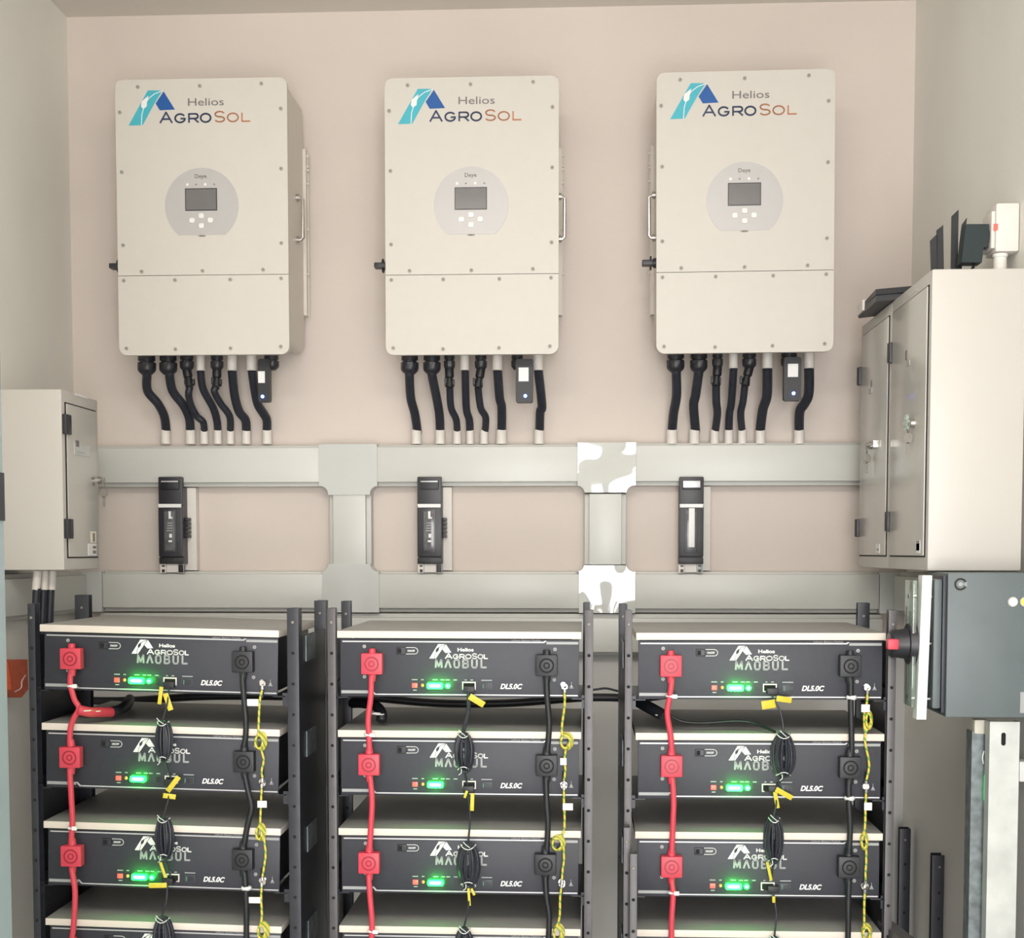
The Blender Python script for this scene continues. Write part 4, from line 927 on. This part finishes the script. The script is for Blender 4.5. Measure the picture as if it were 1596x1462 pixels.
mb = MB(); mb.cyl(sx(1536,366)+Vector((0, 0.03, 0)), sx(1545.6,366)+Vector((0, 0.03, 0)), 0.018, n=18); mb.build('plug', M['blackp'], t)
mb = MB(); mb.tube([sx(1524,406)+Vector((0, 0.03, 0)), sx(1523,412)+Vector((0, 0.03, 0)), sx(1521,420)+Vector((0, 0.06, 0.002))], 0.003, 8); mb.build('cord', M['blackp'], t)
# white and black box lying on the farther cabinet, sticking out over the edge
zt2 = zt
cA = Vector((XC-0.014, 3.22, zt2+0.001))
t = thing('network_box', 'small black and white network box lying tilted on the farther right cabinet', 'network device', (XC+0.02, 3.30, zt2))
mb = MB(); mb.poly([(XC-0.035, 3.19), (XC+0.03, 3.16), (XC+0.045, 3.36), (XC-0.03, 3.42)], zt2+0.0006, zt2+0.014, 'z'); mb.build('base', M['charc'], t)
mb = MB(); mb.poly([(XC-0.037, 3.185), (XC+0.035, 3.15), (XC+0.05, 3.37), (XC-0.028, 3.43)], zt2+0.014, zt2+0.026, 'z'); mb.build('lid', M['blackp'], t)
mb = MB(); mb.poly([(XC-0.036, 3.34), (XC-0.026, 3.335), (XC-0.02, 3.42), (XC-0.032, 3.425)], zt2+0.006, zt2+0.030, 'z'); mb.build('end_cap', M['sleeve'], t)

# ================================================================== GREY BOX WITH ROTARY SWITCH under the near cabinet
UY = 2.72
ux_ = lambda px: at(px, 1000, UY).x
uz = lambda py: at(1500, py, UY).z
zU1 = min(uz(893), zb-0.002); zU0 = uz(1118)
t = thing('control_box', 'dark blue-grey metal box with round buttons and a rotary switch, below the near right cabinet', 'control box', (ux_(1530), UY+0.1, zU0))
MB().box(ux_(1476), rwx(UY)-0.001, UY, UY+0.16, zU0, zU1, 0.002).build('box_body', M['ups'], t)
mb = MB(); mb.use(M['ups']); mb.box(ux_(1457), ux_(1470), UY+0.012, UY+0.14, uz(1106), uz(903), 0.004); mb.use(M['rack']); mb.box(ux_(1470), ux_(1476)-0.0002, UY+0.006, UY+0.15, uz(1112), uz(897), 0.001); mb.build('side_door', None, t)
mb = MB(); mb.use(M['steel'])
for py in (931, 1005, 1092): mb.cyl((ux_(1445), UY+0.03, uz(py)), (ux_(1458), UY+0.03, uz(py)), 0.003, n=10)
mb.build('spacer_bolt', None, t)
x0t, x1t = ux_(1434), ux_(1450)
mb = MB(); mb.poly([(ux_(1436.5), uz(897)), (ux_(1451.5), uz(897)), (ux_(1446), uz(1122)), (ux_(1431), uz(1122))], UY+0.002, UY+0.035); mb.build('white_board', M['white'], t)
xs0 = ux_(1433)
mb = MB(); mb.use(M['clear']); mb.box(ux_(1424), ux_(1430.5), UY+0.012, UY+0.08, uz(1104), uz(905), 0.002); mb.build('clear_guard', None, t)
mb = MB(); mb.use(M['steel'])
for py in (931, 1090): mb.cyl((ux_(1424), UY+0.05, uz(py)), (ux_(1433), UY+0.05, uz(py)), 0.004, n=10)
mb.build('nut', None, t)
cz = uz(1006); cy = UY+0.045
mb = MB(); mb.tube([(xs0, cy, cz), (ux_(1422), cy, cz), (ux_(1421.5), cy, cz), (ux_(1404), cy, cz), (ux_(1398), cy, cz), (ux_(1393), cy, cz)], [0.041, 0.039, 0.030, 0.027, 0.027, 0.022], 28, smooth=False); mb.build('rotary_switch', M['charc'], t)
mb = MB(); mb.box(ux_(1386), ux_(1404), cy-0.032, cy-0.012, uz(1014), uz(997), 0.004); mb.build('red_grip', M['red'], t)
# marks and buttons on the face
c = at(1497, 910.5, UY)
mb = MB(); mb.stroke(arc(c.x, c.z, 0.0105, 0.0105, 15, 345, 24), 0.0042, UY-0.0008, UY+0.001); mb.disc(c.x, c.z, 0.0042, UY-0.0008, UY+0.001); mb.stroke([(c.x, c.z), (c.x+0.012, c.z)], 0.0016, UY-0.001, UY+0.001); mb.build('round_emblem', M['lgrey'], t)
c = at(1578, 938, UY); mb = MB(); mb.use(M['steel']); mb.ring(c.x, c.z, 0.0075, 0.0095, UY-0.003, UY+0.001); mb.use(M['label']); mb.disc(c.x, c.z, 0.0075, UY-0.005, UY+0.001); mb.build('white_button', None, t)
c = at(1597, 938, UY); mb = MB(); mb.use(M['steel']); mb.ring(c.x, c.z, 0.0075, 0.0095, UY-0.003, UY+0.001); mb.use(M['yellowlamp']); mb.disc(c.x, c.z, 0.0075, UY-0.005, UY+0.001); mb.build('yellow_button', None, t)
mb = MB(); c = at(1594, 1095, UY); mb.box(c.x-0.005, c.x+0.02, UY-0.001, UY+0.001, c.z-0.02, c.z+0.02); mb.build('face_label', M['lgrey'], t)

# galvanised channels below it
gx = lambda px: at(px, 1250, UY+0.02).x
zg = at(1560, 1125, UY+0.02).z
t = thing('galvanised_channel', 'pale galvanised steel channel with a slot, standing below the dark control box', 'steel channel', (gx(1564), UY+0.04, 0))
mb = MB(); mb.use(M['galv'])
s = at(1564, 1152, UY+0.02); gx0, gx1 = gx(1540.5), gx(1587)
mb.box(gx0, gx1, UY+0.02, UY+0.0225, 0, zg); mb.box(gx0, gx0+0.0025, UY+0.0225, UY+0.05, 0, zg); mb.box(gx1-0.0025, gx1, UY+0.0225, UY+0.05, 0, zg)
mb.use(M['hole']); mb.rr(s.x-0.0042, s.x+0.0042, s.z-0.0125, s.z+0.0125, 0.004, UY+0.0195, UY+0.021)
z_ = s.z-0.55
while z_ > 0.1: mb.rr(s.x-0.0042, s.x+0.0042, z_-0.0125, z_+0.0125, 0.004, UY+0.0195, UY+0.021); z_ -= 0.5
mb.build('channel', None, t)
t = thing('galvanised_channel', 'mottled dark galvanised channel with cream cap, left of the pale slotted channel', 'steel channel', (gx(1524), UY+0.09, 0))
gy = UY+0.07; g2 = lambda px, py=1250: at(px, py, gy)
mb = MB(); mb.use(M['galvd']); x0, x1 = g2(1513).x, g2(1541).x; z_ = g2(1520, 1140).z
mb.box(x0, x1, gy, gy+0.0025, 0, z_); mb.box(x0, x0+0.0025, gy+0.0025, gy+0.04, 0, z_); mb.box(x1-0.0025, x1, gy-0.02, gy, 0, z_); mb.build('channel', None, t)
mb = MB(); mb.box(g2(1515).x, g2(1537).x, gy-0.006, gy+0.02, g2(1520,1144).z, g2(1520,1121).z, 0.005); mb.build('cap', M['cream'], t)
mb = MB(); mb.tube([g2(1533,1170)+Vector((0,-0.004,0)), g2(1530,1180)+Vector((0,-0.006,0)), g2(1532,1190)+Vector((0,-0.004,0))], 0.0015, 6); mb.build('wire_loop', M['label'], t)
for k, (ya, yb_) in enumerate(((1208, 1248), (1374, 1402))):
    a_, b_ = at(1534.5, ya, gy-0.004), at(1538.5, yb_, gy-0.004)
    mb = MB(); mb.box(a_.x, b_.x, gy-0.006, gy-0.0005, b_.z, a_.z, 0.001)  # slim emissive green strip between the channels
    o = mb.build('green_glow_strip', M['greenl'], base=((a_.x+b_.x)/2, gy-0.001, b_.z)); tag(o, ('upper' if k == 0 else 'lower')+' narrow glowing green strip between the two galvanised channels', 'indicator light', 'glowing green strips at the galvanised channels')
p0, p1 = at(1589, 1187, 2.8), at(1610, 1219, 2.8)
mb = MB(); mb.box(p0.x, rwx(2.8)-0.0005, 2.8, 2.84, p1.z, p0.z, 0.003); o = mb.build('white_junction_box', M['label'], base=(p0.x, 2.82, p1.z)); tag(o, 'small white box on the right wall at the right edge, beside the pale channel', 'junction box')

# spare uprights leaning in the corner and in front of the right rack
def spare(label, px0, px1, pyt, Y, m, top2=None):
    x0, x1 = at(px0, 1400, Y).x, at(px1, 1400, Y).x; z1 = at(px0, pyt, Y).z
    t = thing('spare_upright', label, 'steel upright', ((x0+x1)/2, Y+0.015, 0), 'spare dark rack uprights')
    upright(t, x0, x1, Y, Y+0.03, z1, m, 1)
    return t
spare('spare dark upright standing against the back wall, right of the right rack', 1401, 1418, 1292, 3.58, M['rack'])
spare('spare dark upright standing against the right wall, left of the galvanised channels', 1452, 1475, 1333, 3.35, M['rack'])
spare('taller of two spare uprights before the left leg of the right rack', 971.5, 981.5, 1290, 2.755, M['racklit'])
spare('shorter of two spare uprights before the left leg of the right rack', 981.5, 993, 1331, 2.715, M['racklit'])
a_, b_ = at(1378, 1434, 2.86), at(1450, 1490, 2.62)
t = thing('spare_beam', 'dark steel beam lying slanted at the bottom beside the right rack', 'steel beam', tuple((a_+b_)/2))
dv = (b_-a_); sd = Vector((0, 0, 1)).cross(dv).normalized()*0.014
mb = MB(); vs = []
for q in (a_, b_):
    for s1 in (-1, 1):
        for s2 in (0, -0.03): vs.append(mb.bm.verts.new(q+sd*s1+Vector((0, 0, s2))))
for qd in ((0,1,3,2),(4,6,7,5),(0,4,5,1),(2,3,7,6),(0,2,6,4),(1,5,7,3)): mb.bm.faces.new([vs[k] for k in qd])
bmesh.ops.recalc_face_normals(mb.bm, faces=mb.bm.faces); mb.build('beam', M['racklit'], t)

for o in bpy.data.objects:
    if '_o' in o: del o['_o']
